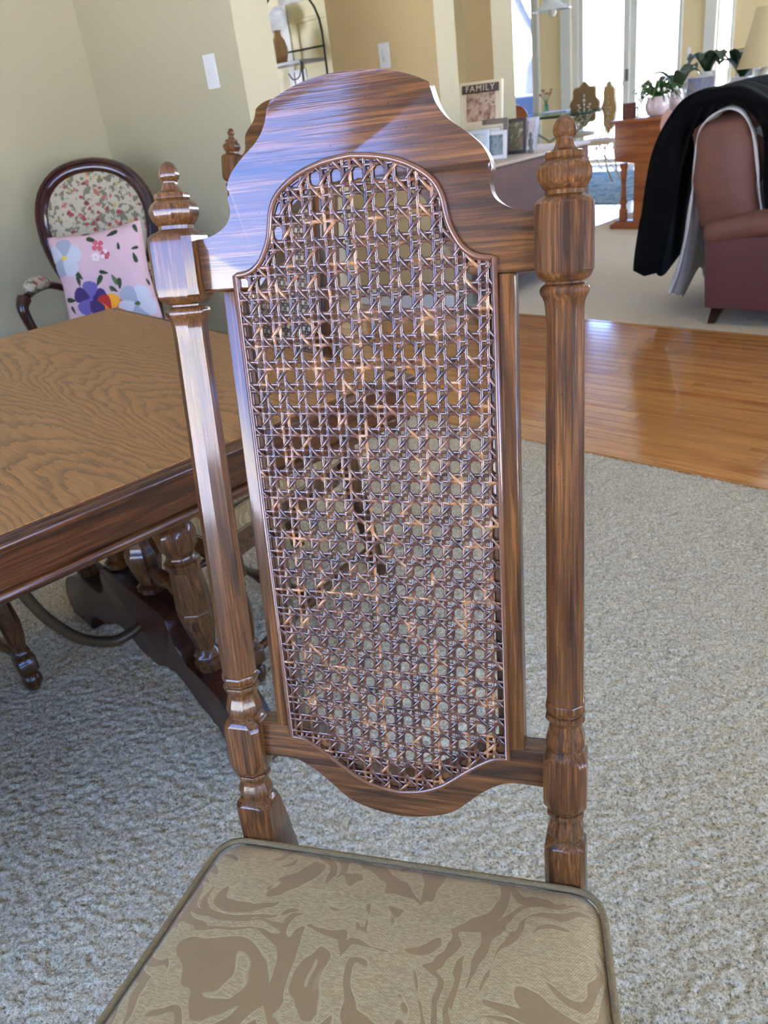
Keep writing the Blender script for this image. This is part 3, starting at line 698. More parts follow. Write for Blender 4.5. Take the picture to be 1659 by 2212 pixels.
for s in (-1, 1):
    armr = obj('arm_rest', tube(B(), catmull([(s*.195, .20, .60), (s*.235, .12, .635), (s*.262, .02, .64), (s*.272, -.07, .630)], 4), [.016]*13, 10), MAHO, ac, smooth=60)
    obj('arm_pad', tube(B(), catmull([(s*.232, .13, .652), (s*.258, .03, .662), (s*.268, -.05, .655)], 5), [.012, .02, .026, .029, .030, .031, .031, .030, .028, .022, .012], 12), FLOR, armr, smooth=60)
    obj('arm_support', tube(B(), catmull([(s*.275, -.10, .63), (s*.283, -.13, .59), (s*.272, -.12, .50), (s*.262, -.10, .42), (s*.268, -.12, .34)], 4), [.030, .030, .028, .026, .024, .023, .022, .021, .021, .021, .022, .022, .023, .024, .025, .026, .026], 10), MAHO, ac, smooth=60)
    obj('front_leg', tube(B(), catmull([(s*.27, -.26, .31), (s*.285, -.28, .25), (s*.27, -.27, .12), (s*.275, -.29, .01)], 4), [.032, .034, .036, .034, .031, .027, .024, .021, .018, .016, .016, .018, .020], 10), MAHO, ac, smooth=60)
# printed cushion leaning on the chair
cu = empty('cushion', W(-2.665, 1.242, .49), HR+R(46), 'pink square cushion printed with pansies, leaning in the oval-back armchair', 'cushion')
def csurf(u, v):   # u,v in -1..1
    e = (1-abs(u)**3.2)*(1-abs(v)**3.2); pin = 1-.07*(1-abs(u))*abs(v)**4; piv = 1-.07*(1-abs(v))*abs(u)**4
    return (u*.192*piv, v*.198*pin, .075*max(e, 0)**.55)
crot = (R(74), R(-3), 0); cbase = (0, 0, .19)
N = 22; bm = B()
for sd in (1, -1):
    g = [[bm.verts.new((lambda p: (p[0], p[1], p[2]*sd))(csurf(-1+2*i/N, -1+2*j/N))) for j in range(N+1)] for i in range(N+1)]
    for i in range(N):
        for j in range(N): bm.faces.new((g[i][j], g[i+1][j], g[i+1][j+1], g[i][j+1]))
bmesh.ops.remove_doubles(bm, verts=bm.verts[:], dist=.0004)
PINK = plain('pink_cotton', srgb(210, 176, 180), .8, nscale=300, namp=.03)
co_ = obj('cover', bm, PINK, cu, cbase, crot, smooth=60)
PM = {k: plain('print_'+k, c, .85) for k, c in dict(white=srgb(196, 196, 202), grey=srgb(160, 164, 176), yellow=srgb(222, 196, 60), purple=srgb(62, 44, 96), violet=srgb(104, 92, 150), orange=srgb(216, 110, 28), red=srgb(168, 42, 34), amber=srgb(232, 160, 40), green=srgb(52, 68, 40), leaf=srgb(84, 104, 60), plum=srgb(64, 20, 34), rose=srgb(190, 90, 104), pale=srgb(224, 208, 204)).items()}
def printpatch(nm, pts, mat, lift):
    """flat printed shape following the cushion face"""
    bm = B(); cx = sum(p[0] for p in pts)/len(pts); cy_ = sum(p[1] for p in pts)/len(pts)
    prev = None; vs = []
    for s in (0.0, .5, 1.0):
        row = []
        for (u, v) in pts:
            uu, vv = cx+(u-cx)*s, cy_+(v-cy_)*s; uu = max(-.97, min(.97, uu)); vv = max(-.97, min(.97, vv)); p = csurf(uu, vv); row.append((p[0], p[1], p[2]+lift))
        vs.append(row)
    c = bm.verts.new(vs[0][0]); r1 = [bm.verts.new(p) for p in vs[1]]; r2 = [bm.verts.new(p) for p in vs[2]]; n = len(pts)
    for k in range(n):
        bm.faces.new((c, r1[k], r1[(k+1) % n])); bm.faces.new((r1[k], r2[k], r2[(k+1) % n], r1[(k+1) % n]))
    return obj(nm, bm, mat, co_, smooth=60)
def petal(cx, cy_, ang, L, w, n=12):
    out = []
    for k in range(n):
        t = 2*PI*k/n; x = L*.5+L*.5*math.cos(t); y = w*math.sin(t)*(.65+.35*math.cos(t)); out.append((cx+x*math.cos(ang)-y*math.sin(ang), cy_+x*math.sin(ang)+y*math.cos(ang)))
    return out
def blossom(cx, cy_, r, mats, n=5, a0=.3, core='yellow'):
    for k in range(n): printpatch('printed_petal', petal(cx, cy_, a0+2*PI*k/n, r, r*.62), PM[mats[k % len(mats)]], .0012+.0004*k)
    printpatch('printed_heart', petal(cx-r*.16, cy_, 0, r*.32, r*.16), PM[core], .0042)
def leafp(cx, cy_, ang, L, m='green'): printpatch('printed_leaf', petal(cx, cy_, ang, L, L*.3, 8), PM[m], .0009)
blossom(-.66, .50, .40, ('white', 'grey'), 5, .2, 'yellow'); blossom(.62, -.62, .40, ('white', 'grey'), 5, .9, 'leaf')
blossom(-.30, -.38, .36, ('purple', 'violet'), 5, .1, 'violet'); blossom(.05, -.66, .34, ('orange', 'amber', 'red'), 7, .2, 'plum')
blossom(-.50, -.86, .20, ('plum', 'red'), 5, .4, 'plum'); blossom(.22, .42, .10, ('rose', 'pale'), 5, 0, 'rose'); blossom(.10, .62, .13, ('rose',), 4, .5, 'pale'); blossom(.02, .40, .09, ('pale',), 5, 0, 'rose')
for q in ((-.35, .02, 2.2, .25), (-.45, -.1, 1.6, .22), (-.1, -.15, .9, .25), (-.62, -.35, 2.9, .25), (.35, -.30, 1.4, .24), (.30, -.34, 2.4, .2), (.30, .78, .3, .26), (.10, .70, 2.6, .26), (.52, .62, -1.6, .16), (.78, .38, -1.4, .22), (.75, .44, .2, .16), (.25, .02, -1.2, .24, 'leaf'), (.2, .05, 2.8, .2), (.15, -.18, -1.3, .14, 'leaf'), (.93, .75, 1.9, .2), (-.72, -.6, 1.9, .18), (-.25, .93, .2, .2), (.92, -.15, -1.2, .16)):
    leafp(*q)
# ------------------------------------------------------------------ light switches
def switch(a, b, z, w, h, gang, label):
    t = empty('light_switch', W(a, b, z), HR, label, 'light switch')
    obj('wall_plate', box(B(), -w/2, w/2, -.007, -.0005, -h/2, h/2, .003, 2), PLAST, t)
    for k in range(gang):
        zz = 0 if gang == 1 else (k-(gang-1)/2)*.03
        obj('toggle', box(B(), -.005, .005, -.016, -.007, zz-.010, zz+.010, .002, 1), plain('toggle_white', srgb(205, 204, 198), .4), t)
    for s in (-1, 1): obj('screw', lathe(B(), [(.004, -.5), (.004, .5)], 8), PLAST, t, (0, -.0078, s*h*.33), (PI/2, 0, 0)).scale = (1, 1, .003)
switch(-2.605, 1.93, 1.378, .078, .128, 1, 'single white toggle switch plate on the sage dining room wall')
switch(-2.915, 3.36, 1.395, .078, .125, 2, 'pale switch plate on the warm-lit hall wall above the front chair')
# ------------------------------------------------------------------ baker's rack by the kitchen door
rk = empty('bakers_rack', W(-5.33, 4.78, 0), HR, 'black iron bakers rack with an arched top beside the cream kitchen door', 'rack')
for (x, y) in ((-.42, -.14), (.36, -.14), (-.42, .14), (.36, .14)):
    obj('upright', tube(B(), [(x, y, 0), (x, y, 1.72 if y > 0 else 1.52)], .009, 8), IRON, rk, smooth=60)
arch = [(-.42, .14, 1.72)]+[(-.03-.39*math.cos(t), .14, 1.72+.36*math.sin(t)) for t in [PI*k/12 for k in range(1, 12)]]+[(.36, .14, 1.72)]
obj('top_arch', tube(B(), arch, .009, 8), IRON, rk, smooth=60)
SHEL = plain('grey_glass_shelf', srgb(120, 124, 120), .3)
for z in (.45, 1.0, 1.51):
    obj('shelf', box(B(), -.42, .36, -.15, .15, z, z+.025, .003, 1), SHEL, rk)
obj('rail', tube(B(), [(-.42, .15, 1.62), (.36, .15, 1.62)], .008, 6), IRON, rk)
for x in (.19,): obj('scroll', tube(B(), catmull([(x, -.14, 1.45), (x+.05, -.14, 1.40), (x+.13, -.14, 1.42), (.355, -.14, 1.5)], 5), .005, 6), IRON, rk, smooth=60)
jug = obj('jug', lathe(B(), [(.03, 0), (.052, .01), (.065, .06), (.07, .11), (.055, .17), (.032, .20), (.030, .225), (.040, .24), (.034, .24), (.026, .225)], 24), plain('brown_stoneware', srgb(150, 116, 72), .5, nscale=30, namp=.2), loc=W(-5.34, 4.76, 1.5355), rot=HROT, smooth=60)
tag(jug, 'brown stoneware jug on the upper shelf of the iron rack', 'jug')
pl_ = obj('plate', lathe(B(), [(.002, 0), (.07, .002), (.115, .014), (.118, .016), (.112, .018), (.07, .008), (.002, .006)], 32), plain('patterned_china', srgb(196, 200, 200), .3, nscale=22, namp=.25), loc=W(-5.46, 4.9, 1.85), rot=(R(80), 0, HR), smooth=60)
tag(pl_, 'white patterned plate standing upright above the jug on the rack', 'plate')
def pframe(name, loc, rz, w, h, fw, fmat, pmat, label, tilt=-12, mat2=None, dep=.015, cat='picture frame', group=None):
    t = empty(name, loc, rz, label, cat, group); rt = (R(tilt), 0, 0)
    bm = B(); box(bm, -w/2, -w/2+fw, 0, dep, 0, h, .002, 1); box(bm, w/2-fw, w/2, 0, dep, 0, h, .002, 1); box(bm, -w/2+fw, w/2-fw, 0, dep, 0, fw, .002, 1); box(bm, -w/2+fw, w/2-fw, 0, dep, h-fw, h, .002, 1)
    obj('frame_moulding', bm, fmat, t, (0, 0, 0), rt)
    if mat2:
        k = min(w, h)*.10+fw; obj('mat_board', box(B(), -w/2+fw, w/2-fw, dep*.5, dep*.8, fw, h-fw), mat2, t, (0, 0, 0), rt)
        obj('photograph', box(B(), -w/2+k, w/2-k, dep*.4, dep*.5, k, h-k), pmat, t, (0, 0, 0), rt)
    else: obj('photograph', box(B(), -w/2+fw, w/2-fw, dep*.5, dep*.8, fw, h-fw), pmat, t, (0, 0, 0), rt)
    obj('easel_back', box(B(), -w*.12, w*.12, 0, .003, 0, h*.75), fmat, t, (0, dep+h*.2, 0), (R(6), 0, 0))
    return t
def photo(name, cols, sc_=9):
    m = Mat(name); oc = m.n('ShaderNodeTexCoord').outputs['Object']; d = m.noise(m.coord((sc_, sc_, sc_*.7), src=oc), 1, 2, .5, .4)
    m.set(Base_Color=m.ramp(d, [(.32+.36*k/(len(cols)-1), c) for k, c in enumerate(cols)]), Roughness=.25); return m.m
CREAMF = plain('cream_frame', srgb(226, 218, 190), .5); WHF = plain('white_frame', srgb(238, 238, 236), .4); GRYF = plain('grey_frame', srgb(118, 110, 104), .5)
DKF = plain('dark_plum_frame', srgb(74, 62, 64), .45); SILF = plain('silver_frame', srgb(176, 178, 184), .35, .3); CRYF = plain('crystal_frame', srgb(214, 226, 240), .08, coat=.8)
pframe('picture_frame', W(-5.10, 4.72, 1.30), HR, .17, .17, .02, WHF, photo('small_print', [srgb(150, 140, 130), srgb(200, 190, 180), srgb(120, 120, 120)], 30), 'small white picture frame hanging in the iron rack below the upper shelf', 0)
# ------------------------------------------------------------------ suede chest with the photo frames
chs = empty('low_chest', W(-2.40, 4.12, 0), HR, 'long low brown suede-covered chest with a pale top strip, carrying the photo frames', 'chest')
obj('body', box(B(), -.50, 0, -.58, .56, .10, .765, .02, 3), SUEDE, chs, smooth=40)
obj('top_strip', box(B(), -.50, .005, -.585, .565, .765, .785, .006, 2), plain('pale_beige_top', srgb(196, 180, 160), .5), chs, smooth=40)
for x in (-.45, -.06):
    for y in (-.52, .50): obj('foot', box(B(), x, x+.045, y, y+.045, 0, .105), MAHO, chs)
CT = .786
FA = R(-27+18)
fam = pframe('family_frame', W(-2.76, 3.99, CT+.165), R(-27+16), .275, .262, .018, CREAMF, photo('family_photo', [srgb(120, 96, 80), srgb(190, 160, 150), srgb(212, 196, 180), srgb(90, 80, 66)], 26), 'large cream picture frame with FAMILY lettered in a dark band, tallest on the chest', -10, plain('cream_mat', srgb(232, 226, 204), .8), .03)
obj('lettering_band', box(B(), -.115, .115, -.003, .004, .200, .246), plain('charcoal_band', srgb(72, 70, 62), .7), fam, (0, 0, 0), (R(-10), 0, 0))
tcu = bpy.data.curves.new('lettering', 'FONT'); tcu.body = 'FAMILY'; tcu.size = .049; tcu.align_x = 'CENTER'; tcu.align_y = 'CENTER'; tcu.extrude = .0012; tcu.space_character = 1.22
tmp = bpy.data.objects.new('tmp', tcu); COL.objects.link(tmp); bpy.context.view_layer.update()
tme = bpy.data.meshes.new_from_object(tmp.evaluated_get(bpy.context.evaluated_depsgraph_get())); bpy.data.objects.remove(tmp)
tme.materials.append(plain('pale_letters', srgb(214, 208, 190), .7))
lt = bpy.data.objects.new('lettering', tme); COL.objects.link(lt); lt.parent = obj('letter_mount', box(B(), -.112, .112, 0, .001, .203, .243), DKF, fam, (0, -.0045, 0), (R(-10), 0, 0))
lt.location = (0, -.0012, .223); lt.rotation_euler = (PI/2, 0, 0)
bx_ = empty('white_box', W(-2.76, 4.0, CT), R(-27+16), 'stack of white boxes on the chest carrying the FAMILY frame', 'box')
for k, (w, z0_, z1_) in enumerate(((.17, 0, .055), (.165, .056, .11), (.16, .111, .163))): obj('box_layer', box(B(), -w*.8, w*.8, -.03, .05, z0_, z1_, .004, 1), WHF, bx_)
GLD = plain('pale_ivory_board', srgb(214, 208, 190), .7)
pframe('picture_frame', W(-2.665, 3.985, CT), R(-27+10), .17, .215, .028, GRYF, photo('grey_photo', [srgb(120, 120, 118), srgb(160, 162, 158), srgb(90, 92, 90)], 30), 'grey wooden picture frame at the back of the chest right of the FAMILY frame', -10, GLD)
pframe('picture_frame', W(-2.60, 4.12, CT), R(-27+14), .135, .20, .020, DKF, photo('garden_photo', [srgb(150, 120, 96), srgb(104, 110, 84), srgb(190, 170, 150)], 30), 'dark plum upright picture frame on the chest between the grey and silver frames', -9)
pframe('picture_frame', W(-2.615, 4.29, CT), R(-27-18), .125, .19, .024, SILF, photo('pink_photo', [srgb(186, 160, 160), srgb(206, 190, 186), srgb(150, 120, 120)], 26), 'silver picture frame at the right end of the row on the chest, turned away', -10)
pframe('picture_frame', W(-2.66, 3.80, CT), R(-27+20), .15, .17, .022, CRYF, photo('pale_photo', [srgb(200, 214, 226), srgb(226, 232, 238)], 16), 'pale blue crystal picture frame at the left end of the row on the chest', -10)
pframe('picture_frame', W(-2.575, 3.875, CT), R(-27+22), .130, .155, .022, WHF, photo('group_photo', [srgb(110, 124, 130), srgb(150, 164, 170), srgb(84, 96, 100)], 30), 'bright white picture frame standing foremost on the chest with a grey photograph', -12)
fg = obj('figurine', lathe(B(), [(.016, 0), (.018, .01), (.010, .03), (.016, .05), (.017, .07), (.008, .082), (.012, .095), (.010, .108), (.002, .114)], 16), plain('grey_porcelain', srgb(120, 118, 116), .3, nscale=60, namp=.4), loc=W(-2.49, 4.13, CT+.001), rot=HROT, smooth=60)
tag(fg, 'small grey figurine standing before the plum frame on the chest', 'figurine')
# ------------------------------------------------------------------ sofa with blankets
sf = empty('sofa', W(-1.12, 3.52, 0), HR, 'brown leather sofa seen from its side, a black and a white blanket over its back', 'sofa')
LX = 1.0
obj('base', box(B(), -.01, LX, .03, 1.5, .08, .40, .012, 2), LEATH2, sf, smooth=40)
side = catmull([(-.015, .42), (-.03, .40), (0, .30), (.0, .20), (.01, .085)], 3)
obj('side_panel', prism(B(), [(.0, .085), (LX, .10), (LX, .46), (-.02, .42)], .0, .06, bev=.01, seg=2), LEATH2, sf, smooth=40)
for yb in (.06, 1.45):
    arm = obj('arm_roll', tube(B(), catmull([(-.03, yb, .42), (.05, yb, .445), (.2, yb, .475), (.45, yb, .50), (.9, yb, .52), (LX, yb, .52)], 4), [.045, .06, .072]+[.078]*15+[.074, .065, .05], 16, flat=.85), LEATH, sf, smooth=60)
bm = B(); blob(bm, .045, .48, .685, .168, .46, .278, 32, 20, .42)
bmesh.ops.transform(bm, matrix=Matrix.Translation((.05, 0, .5)) @ Matrix.Rotation(R(-6), 4, 'Y') @ Matrix.Translation((-.05, 0, -.5)), verts=bm.verts[:])
for v in bm.verts: v.co.x += .012*math.sin(v.co.z*26+v.co.y*9)+.006*math.sin(v.co.z*60+2)
obj('back_cushion', bm, LEATH, sf, smooth=70)
bm = B(); blob(bm, .075, 1.10, .70, .135, .32, .24, 24, 14, .62); obj('back_cushion', bm, LEATH, sf, smooth=70)
obj('back_frame', box(B(), -.035, .07, .16, 1.48, .10, .78, .03, 3), LEATH2, sf, smooth=50)
obj('seat_cushion', box(B(), .12, LX, .14, 1.38, .40, .50, .035, 3), LEATH, sf, smooth=50)
for (x, y, dx) in ((.06, .05, -.035), (LX-.08, .05, .03), (.06, 1.42, -.035), (LX-.08, 1.42, .03)):
    bm = B(); rings(bm, [[(x+dx+u*.016, y+w_*.016, .0) for u, w_ in ((-1, -1), (1, -1), (1, 1), (-1, 1))], [(x+u*.030, y+w_*.026, .09) for u, w_ in ((-1, -1), (1, -1), (1, 1), (-1, 1))]]); obj('leg', bm, MAHO, sf)
def drape(name, prof, y0, y1, mat, th, edge, wob, ph0=0, hem=.03):
    pr_ = catmull(prof, 6); n = len(pr_); NY = 26; V = []; 
    c = Vector((.05, .62))
    for i, (x, z) in enumerate(pr_):
        row = []; d = Vector((x, z))-c; d.normalize(); f = i/(n-1); hang = max(0, 1-f*3.0)+max(0, (f-.72)*3)
        # near edge folded in
        ed = edge*(1+.9*min(1, hang)) if f < .5 else edge
        row.append((x-d.x*ed, y0+.02, z-d.y*edge*.6)); row.append((x-d.x*ed*.4, y0, z-d.y*edge*.3))
        for j in range(NY+1):
            t = j/NY; y = y0+.004+(y1-y0)*t
            w_ = wob*hang*math.sin(t*17+ph0+f*2)+wob*.35*math.sin(t*41+i*.12+ph0)+wob*.25*math.sin(i*.5+t*6)
            zz = z+(hem*hang*math.sin(t*9+1+ph0) if z < .5 else 0)
            row.append((x+d.x*w_, y, zz+d.y*w_))
        V.append(row)
    m_ = len(V[0]); vs = [p for r_ in V for p in r_]; fs = [(i*m_+j, (i+1)*m_+j, (i+1)*m_+j+1, i*m_+j+1) for i in range(n-1) for j in range(m_-1)]
    o = meobj(name, vs, fs, mat, None, sf.location, (0, 0, HR)); so_ = o.modifiers.new('thick', 'SOLIDIFY'); so_.thickness = th; so_.offset = 0
    return o
bl = drape('blanket', [(-.385, .20), (-.365, .38), (-.33, .65), (-.285, .85), (-.215, .98), (-.12, 1.045), (-.01, 1.055), (.09, 1.04), (.17, 1.0), (.24, .93), (.285, .82), (.31, .68), (.33, .52)], .03, .92, BLK, .012, .10, .014, .4, .05)
tag(bl, 'black fleece blanket hanging over the back of the brown sofa', 'blanket')
wb = drape('white_blanket', [(-.20, .13), (-.16, .25), (-.13, .42), (-.115, .60), (-.11, .78), (-.09, .90), (-.01, .965), (.08, .955), (.14, .88), (.17, .76), (.20, .62), (.225, .50)], .045, .62, SATIN, .005, .004, .020, 1.4, .05)
tag(wb, 'white satin blanket hanging below the black one behind the sofa back', 'blanket')
pc = obj('pink_cloth', blob(B(), 0, 0, 0, .035, .05, .07, 14, 10), plain('pink_cloth', srgb(222, 176, 160), .7), loc=W(-1.50, 3.86, .90), rot=HROT, smooth=70)
tag(pc, 'small pale pink cloth corner poking out left of the black blanket', 'cloth')
pb_ = obj('floral_pillow', blob(B(), 0, 0, 0, .10, .22, .17, 24, 16, .7), plain('lilac_floral_cloth', srgb(176, 150, 156), .85, nscale=18, namp=.45), loc=W(-.96, 4.35, .90), rot=(0, R(-20), HR), smooth=70)
tag(pb_, 'lilac floral pillow on the sofa at the right edge of the photo', 'pillow')
pb2 = obj('white_pillow', blob(B(), 0, 0, 0, .12, .26, .10, 24, 16, .75), plain('white_quilted_cloth', srgb(222, 216, 206), .85, nscale=14, namp=.12), loc=W(-1.17, 4.85, .93), rot=(0, R(10), HR), smooth=70)
tag(pb2, 'white quilted pillow behind the lilac pillow, under the lampshade', 'pillow')
# ------------------------------------------------------------------ cherry spinet cabinet with plants
pn = empty('spinet_piano', W(-2.88, 5.92, 0), HR, 'cherry wood spinet piano seen from its end, plants standing on its top', 'piano')
obj('top_lid', box(B(), -.03, .66, -.03, .65, .79, .81, .006, 2), CHER, pn, smooth=40)
case = [(0, .79), (0, .53)]+catmull([(0, .53), (.02, .515), (.14, .50), (.26, .495), (.36, .505), (.44, .52), (.62, .53)], 3)[1:]+[(.62, .79)]
obj('case_end', prism(B(), case, 0, .03, bev=.003, seg=2), CHER, pn, smooth=40)
obj('case_body', box(B(), .005, .62, .03, .62, .54, .79), CHER, pn)
obj('leg_panel', box(B(), .17, .30, .0, .03, .05, .51, .004, 1), CHER, pn)
obj('case_back', box(B(), .30, .62, .02, .62, .05, .54), CHER, pn)
obj('turned_leg', lathe(B(), [(.030, .50), (.030, .46), (.022, .45), (.027, .44), (.024, .40), (.019, .34), (.023, .24), (.030, .20), (.022, .18), (.026, .165), (.026, .155), (.034, .15), (.034, .06)], 20, .075, .02), CHER, pn, smooth=45)
obj('floor_runner', prism(B(), [(-.02, 0), (-.02, .03), (.01, .045), (.03, .065), (.60, .065), (.62, .045), (.64, .03), (.64, 0)], -.02, .06, bev=.003), CHER, pn, smooth=40)
obj('base_plate', box(B(), .30, .62, .06, .60, 0, .05), CHER, pn)
PT = .811
POTM = plain('pink_white_porcelain', srgb(226, 208, 206), .2, coat=.5); LEAFM = plain('dark_glossy_leaf', srgb(36, 70, 44), .35, coat=.3, nscale=14, namp=.3); LEAFL = plain('cactus_green', srgb(66, 104, 44), .45, nscale=20, namp=.3); SOIL = plain('soil', srgb(50, 38, 28), 1)
BLOS = plain('white_blossom', srgb(244, 236, 232), .6)
def leaf(bm, base, ang, L, w, rise, droop, seg=7):
    ca, sa = math.cos(ang), math.sin(ang); rows = []
    for k in range(seg+1):
        t = k/seg; r_ = L*t; z = rise*math.sin(t*PI*.62)-droop*t*t; ww = w*math.sin(PI*min(max(t*.92+.06, 0), 1))**.8
        rows.append([bm.verts.new((base[0]+ca*r_-sa*u*ww, base[1]+sa*r_+ca*u*ww, base[2]+z+abs(u)*ww*.35)) for u in (-1, 0, 1)])
    for a, b in zip(rows, rows[1:]):
        for j in (0, 1): bm.faces.new((a[j], a[j+1], b[j+1], b[j]))
def plant(name, loc, potr, poth, label, kind, potmat=POTM, n=9, prof=None):
    t = empty(name, loc, HR, label, 'potted plant')
    p = prof or [(potr*.55, 0), (potr*.75, poth*.05), (potr*.98, poth*.35), (potr, poth*.6), (potr*.85, poth*.88), (potr*.86, poth), (potr*.78, poth), (potr*.76, poth*.85)]
    obj('pot', lathe(B(), p, 28), potmat, t, smooth=50)
    obj('soil', lathe(B(), [(potr*.77, poth*.84), (potr*.3, poth*.88), (.001, poth*.89)], 20), SOIL, t, smooth=60)
    if kind == 'orchid':
        for k in range(n):
            bm = B(); L = .17+.09*random.random(); leaf(bm, (0, 0, poth*.85), 2*PI*k/n+random.random()*.5, L, .048+.014*random.random(), .15+.08*random.random(), .10*random.random()+.03); obj('leaf', bm, LEAFM, t, smooth=70)
    else:
        for k in range(n):
            bm = B(); a = 2*PI*k/n+random.random(); L = .10+.09*random.random(); base = (.01*math.cos(a), .01*math.sin(a), poth*.85); rs = .05+.07*random.random(); dr = .02+.09*random.random()
            pts = [(base[0]+L*t*math.cos(a), base[1]+L*t*math.sin(a), base[2]+rs*math.sin(t*PI*.7)*1.3-dr*t*t) for t in [q/5 for q in range(6)]]
            tube(bm, pts, [.006, .011, .009, .012, .009, .004], 6, flat=.4); obj('stem', bm, LEAFL, t, smooth=60)
            if k % 3 == 0: bm = B(); e_ = pts[-1]; blob(bm, e_[0], e_[1], e_[2], .011, .011, .014, 8, 6); obj('blossom', bm, BLOS, t, smooth=60)
    return t
plant('christmas_cactus', W(-2.62, 6.10, PT), .092, .135, 'trailing green cactus with white buds in a round pinkish pot on the piano', 'cactus', n=48)
plant('orchid', W(-2.62, 6.45, PT), .06, .16, 'broad-leaved orchid standing behind the trailing cactus on the piano', 'orchid', n=5)
cb_ = obj('brown_box', box(B(), -.045, .045, -.04, .04, 0, .11, .004, 1), plain('carved_brown_box', srgb(110, 60, 42), .6, nscale=60, namp=.5), loc=W(-2.81, 6.02, PT), rot=(0, 0, HR+.2)); tag(cb_, 'small carved brown box on the piano left of the round pot', 'box')
cs_ = obj('candlestick', lathe(B(), [(.022, 0), (.022, .006), (.008, .012), (.007, .05), (.012, .055), (.007, .06), (.012, .075), (.012, .085), (.008, .085)], 16), plain('silver', srgb(206, 206, 208), .2, .8), loc=W(-2.72, 5.98, PT), rot=HROT, smooth=60); tag(cs_, 'little silver candlestick in front of the round pot on the piano', 'candlestick')
# white plant stand further back with orchids, frame, bowl and lamp
st = empty('white_sideboard', W(-2.35, 6.95, 0), HR, 'white sideboard in the living room behind the piano, carrying orchids and frames', 'sideboard')
obj('cabinet_body', box(B(), -.42, .9, -.33, .2, .04, .86, .008, 2), WHF, st, smooth=40); obj('cabinet_top', box(B(), -.44, .92, -.345, .22, .86, .89, .006, 2), WHF, st, smooth=40)
for x in (-.38, .02, .46): obj('cabinet_door', box(B(), x, x+.38, -.342, -.33, .10, .82, .004, 1), WHF, st)
for x in (-.4, .84):
    for y in (-.33, .14): obj('foot', box(B(), x, x+.04, y, y+.04, 0, .045), WHF, st)
SH = .891
plant('orchid', W(-2.52, 6.76, SH), .06, .17, 'tall orchid with drooping dark leaves in a white cylinder pot on the sideboard', 'orchid', plain('white_ceramic', srgb(236, 232, 222), .3, coat=.4), 8, [(.05, 0), (.055, .01), (.058, .17), (.052, .17), (.05, .14)])
plant('orchid', W(-2.30, 6.92, SH), .10, .10, 'wide orchid in a low white bowl at the right of the sideboard', 'orchid', plain('white_bowl', srgb(240, 238, 232), .3, coat=.4), 9)
pframe('picture_frame', W(-2.53, 6.65, SH), HR, .24, .145, .012, WHF, photo('seaside_photo', [srgb(196, 180, 170), srgb(150, 164, 190), srgb(214, 206, 190)], 12), 'wide white frame with two pale photographs on the white sideboard', -8)
pframe('picture_frame', W(-2.36, 7.10, SH+.001), HR, .14, .30, .012, plain('gilt_frame', srgb(190, 170, 120), .4, .3), photo('sky_photo', [srgb(170, 196, 220), srgb(220, 230, 236)], 10), 'upright gilt frame with a sky-blue picture standing behind the orchids', -6)
rb = obj('red_box', box(B(), -.055, .055, -.05, .05, 0, .06, .004, 1), plain('dark_red_box', srgb(130, 54, 54), .6), loc=W(-2.35, 6.67, SH), rot=HROT); tag(rb, 'dark red box on the sideboard right of the wide white frame', 'box')
vs_ = obj('glass_vase', lathe(B(), [(.03, 0), (.034, .005), (.03, .05), (.04, .11), (.037, .11), (.027, .05), (.029, .01)], 20), plain('grey_glass', srgb(150, 150, 146), .15), loc=W(-2.665, 6.63, SH), rot=HROT, smooth=60); tag(vs_, 'small grey glass vase at the left end of the sideboard', 'vase')
rd = obj('white_wand', tube(B(), [(0, 0, 0), (.03, 0, .30), (.036, 0, .335), (.04, 0, .345)], [.009, .009, .013, .006], 10), WHF, loc=W(-2.66, 6.63, SH+.012), rot=HROT, smooth=60); tag(rd, 'long thin white wand standing in the grey vase, leaning right', 'wand')
lp = empty('table_lamp', W(-2.09, 6.82, SH), HR, 'table lamp with a large cream tapered shade at the right edge', 'lamp')
obj('lamp_base', lathe(B(), [(.07, 0), (.07, .012), (.02, .03), (.03, .07), (.045, .10), (.03, .14), (.012, .16), (.010, .24)], 24), plain('ivory_ceramic', srgb(224, 214, 190), .3, coat=.4), lp, smooth=50)
obj('lamp_shade', rings(B(), [[((rr+o_)*math.cos(2*PI*k/40), (rr+o_)*math.sin(2*PI*k/40), z) for k in range(40)] for rr, z, o_ in ((.20, .16, 0), (.203, .165, 0), (.165, .28, 0), (.13, .42, 0), (.10, .56, 0), (.098, .56, -.003), (.128, .42, -.003), (.163, .28, -.003), (.199, .16, -.003))], cap=False, close=True), plain('cream_shade', srgb(206, 190, 148), .9), lp, smooth=40)
obj('shade_rim', tube(B(), [(.203*math.cos(2*PI*k/40), .203*math.sin(2*PI*k/40), .16) for k in range(40)], .005, 6, closed=True), plain('shade_trim', srgb(214, 198, 160), .8), lp, smooth=60)
bk_ = empty('bookcase', W(-2.0, 7.75, 0), HR, 'low white bookcase behind the lamp with a few coloured books', 'bookcase')
for q in ((-.5, -.46, 0, 1.05), (.46, .5, 0, 1.05), (-.5, .5, 0, .04), (-.5, .5, 1.01, 1.05), (-.46, .46, .62, .65)):
    obj('case_board', box(B(), q[0], q[1], -.15, .15, q[2], q[3]), WHF, bk_)
obj('slatted_back', box(B(), -.46, .46, .13, .15, .04, 1.01), plain('striped_back', srgb(190, 178, 160), .7), bk_)
bc = [srgb(206, 176, 60), srgb(214, 190, 92), srgb(206, 120, 110), srgb(120, 170, 160), srgb(230, 226, 214), srgb(176, 80, 70), srgb(90, 120, 150)]; a_ = -.42
nmz = ['yellow', 'pale yellow', 'coral', 'sea green', 'ivory', 'brick red', 'slate blue']
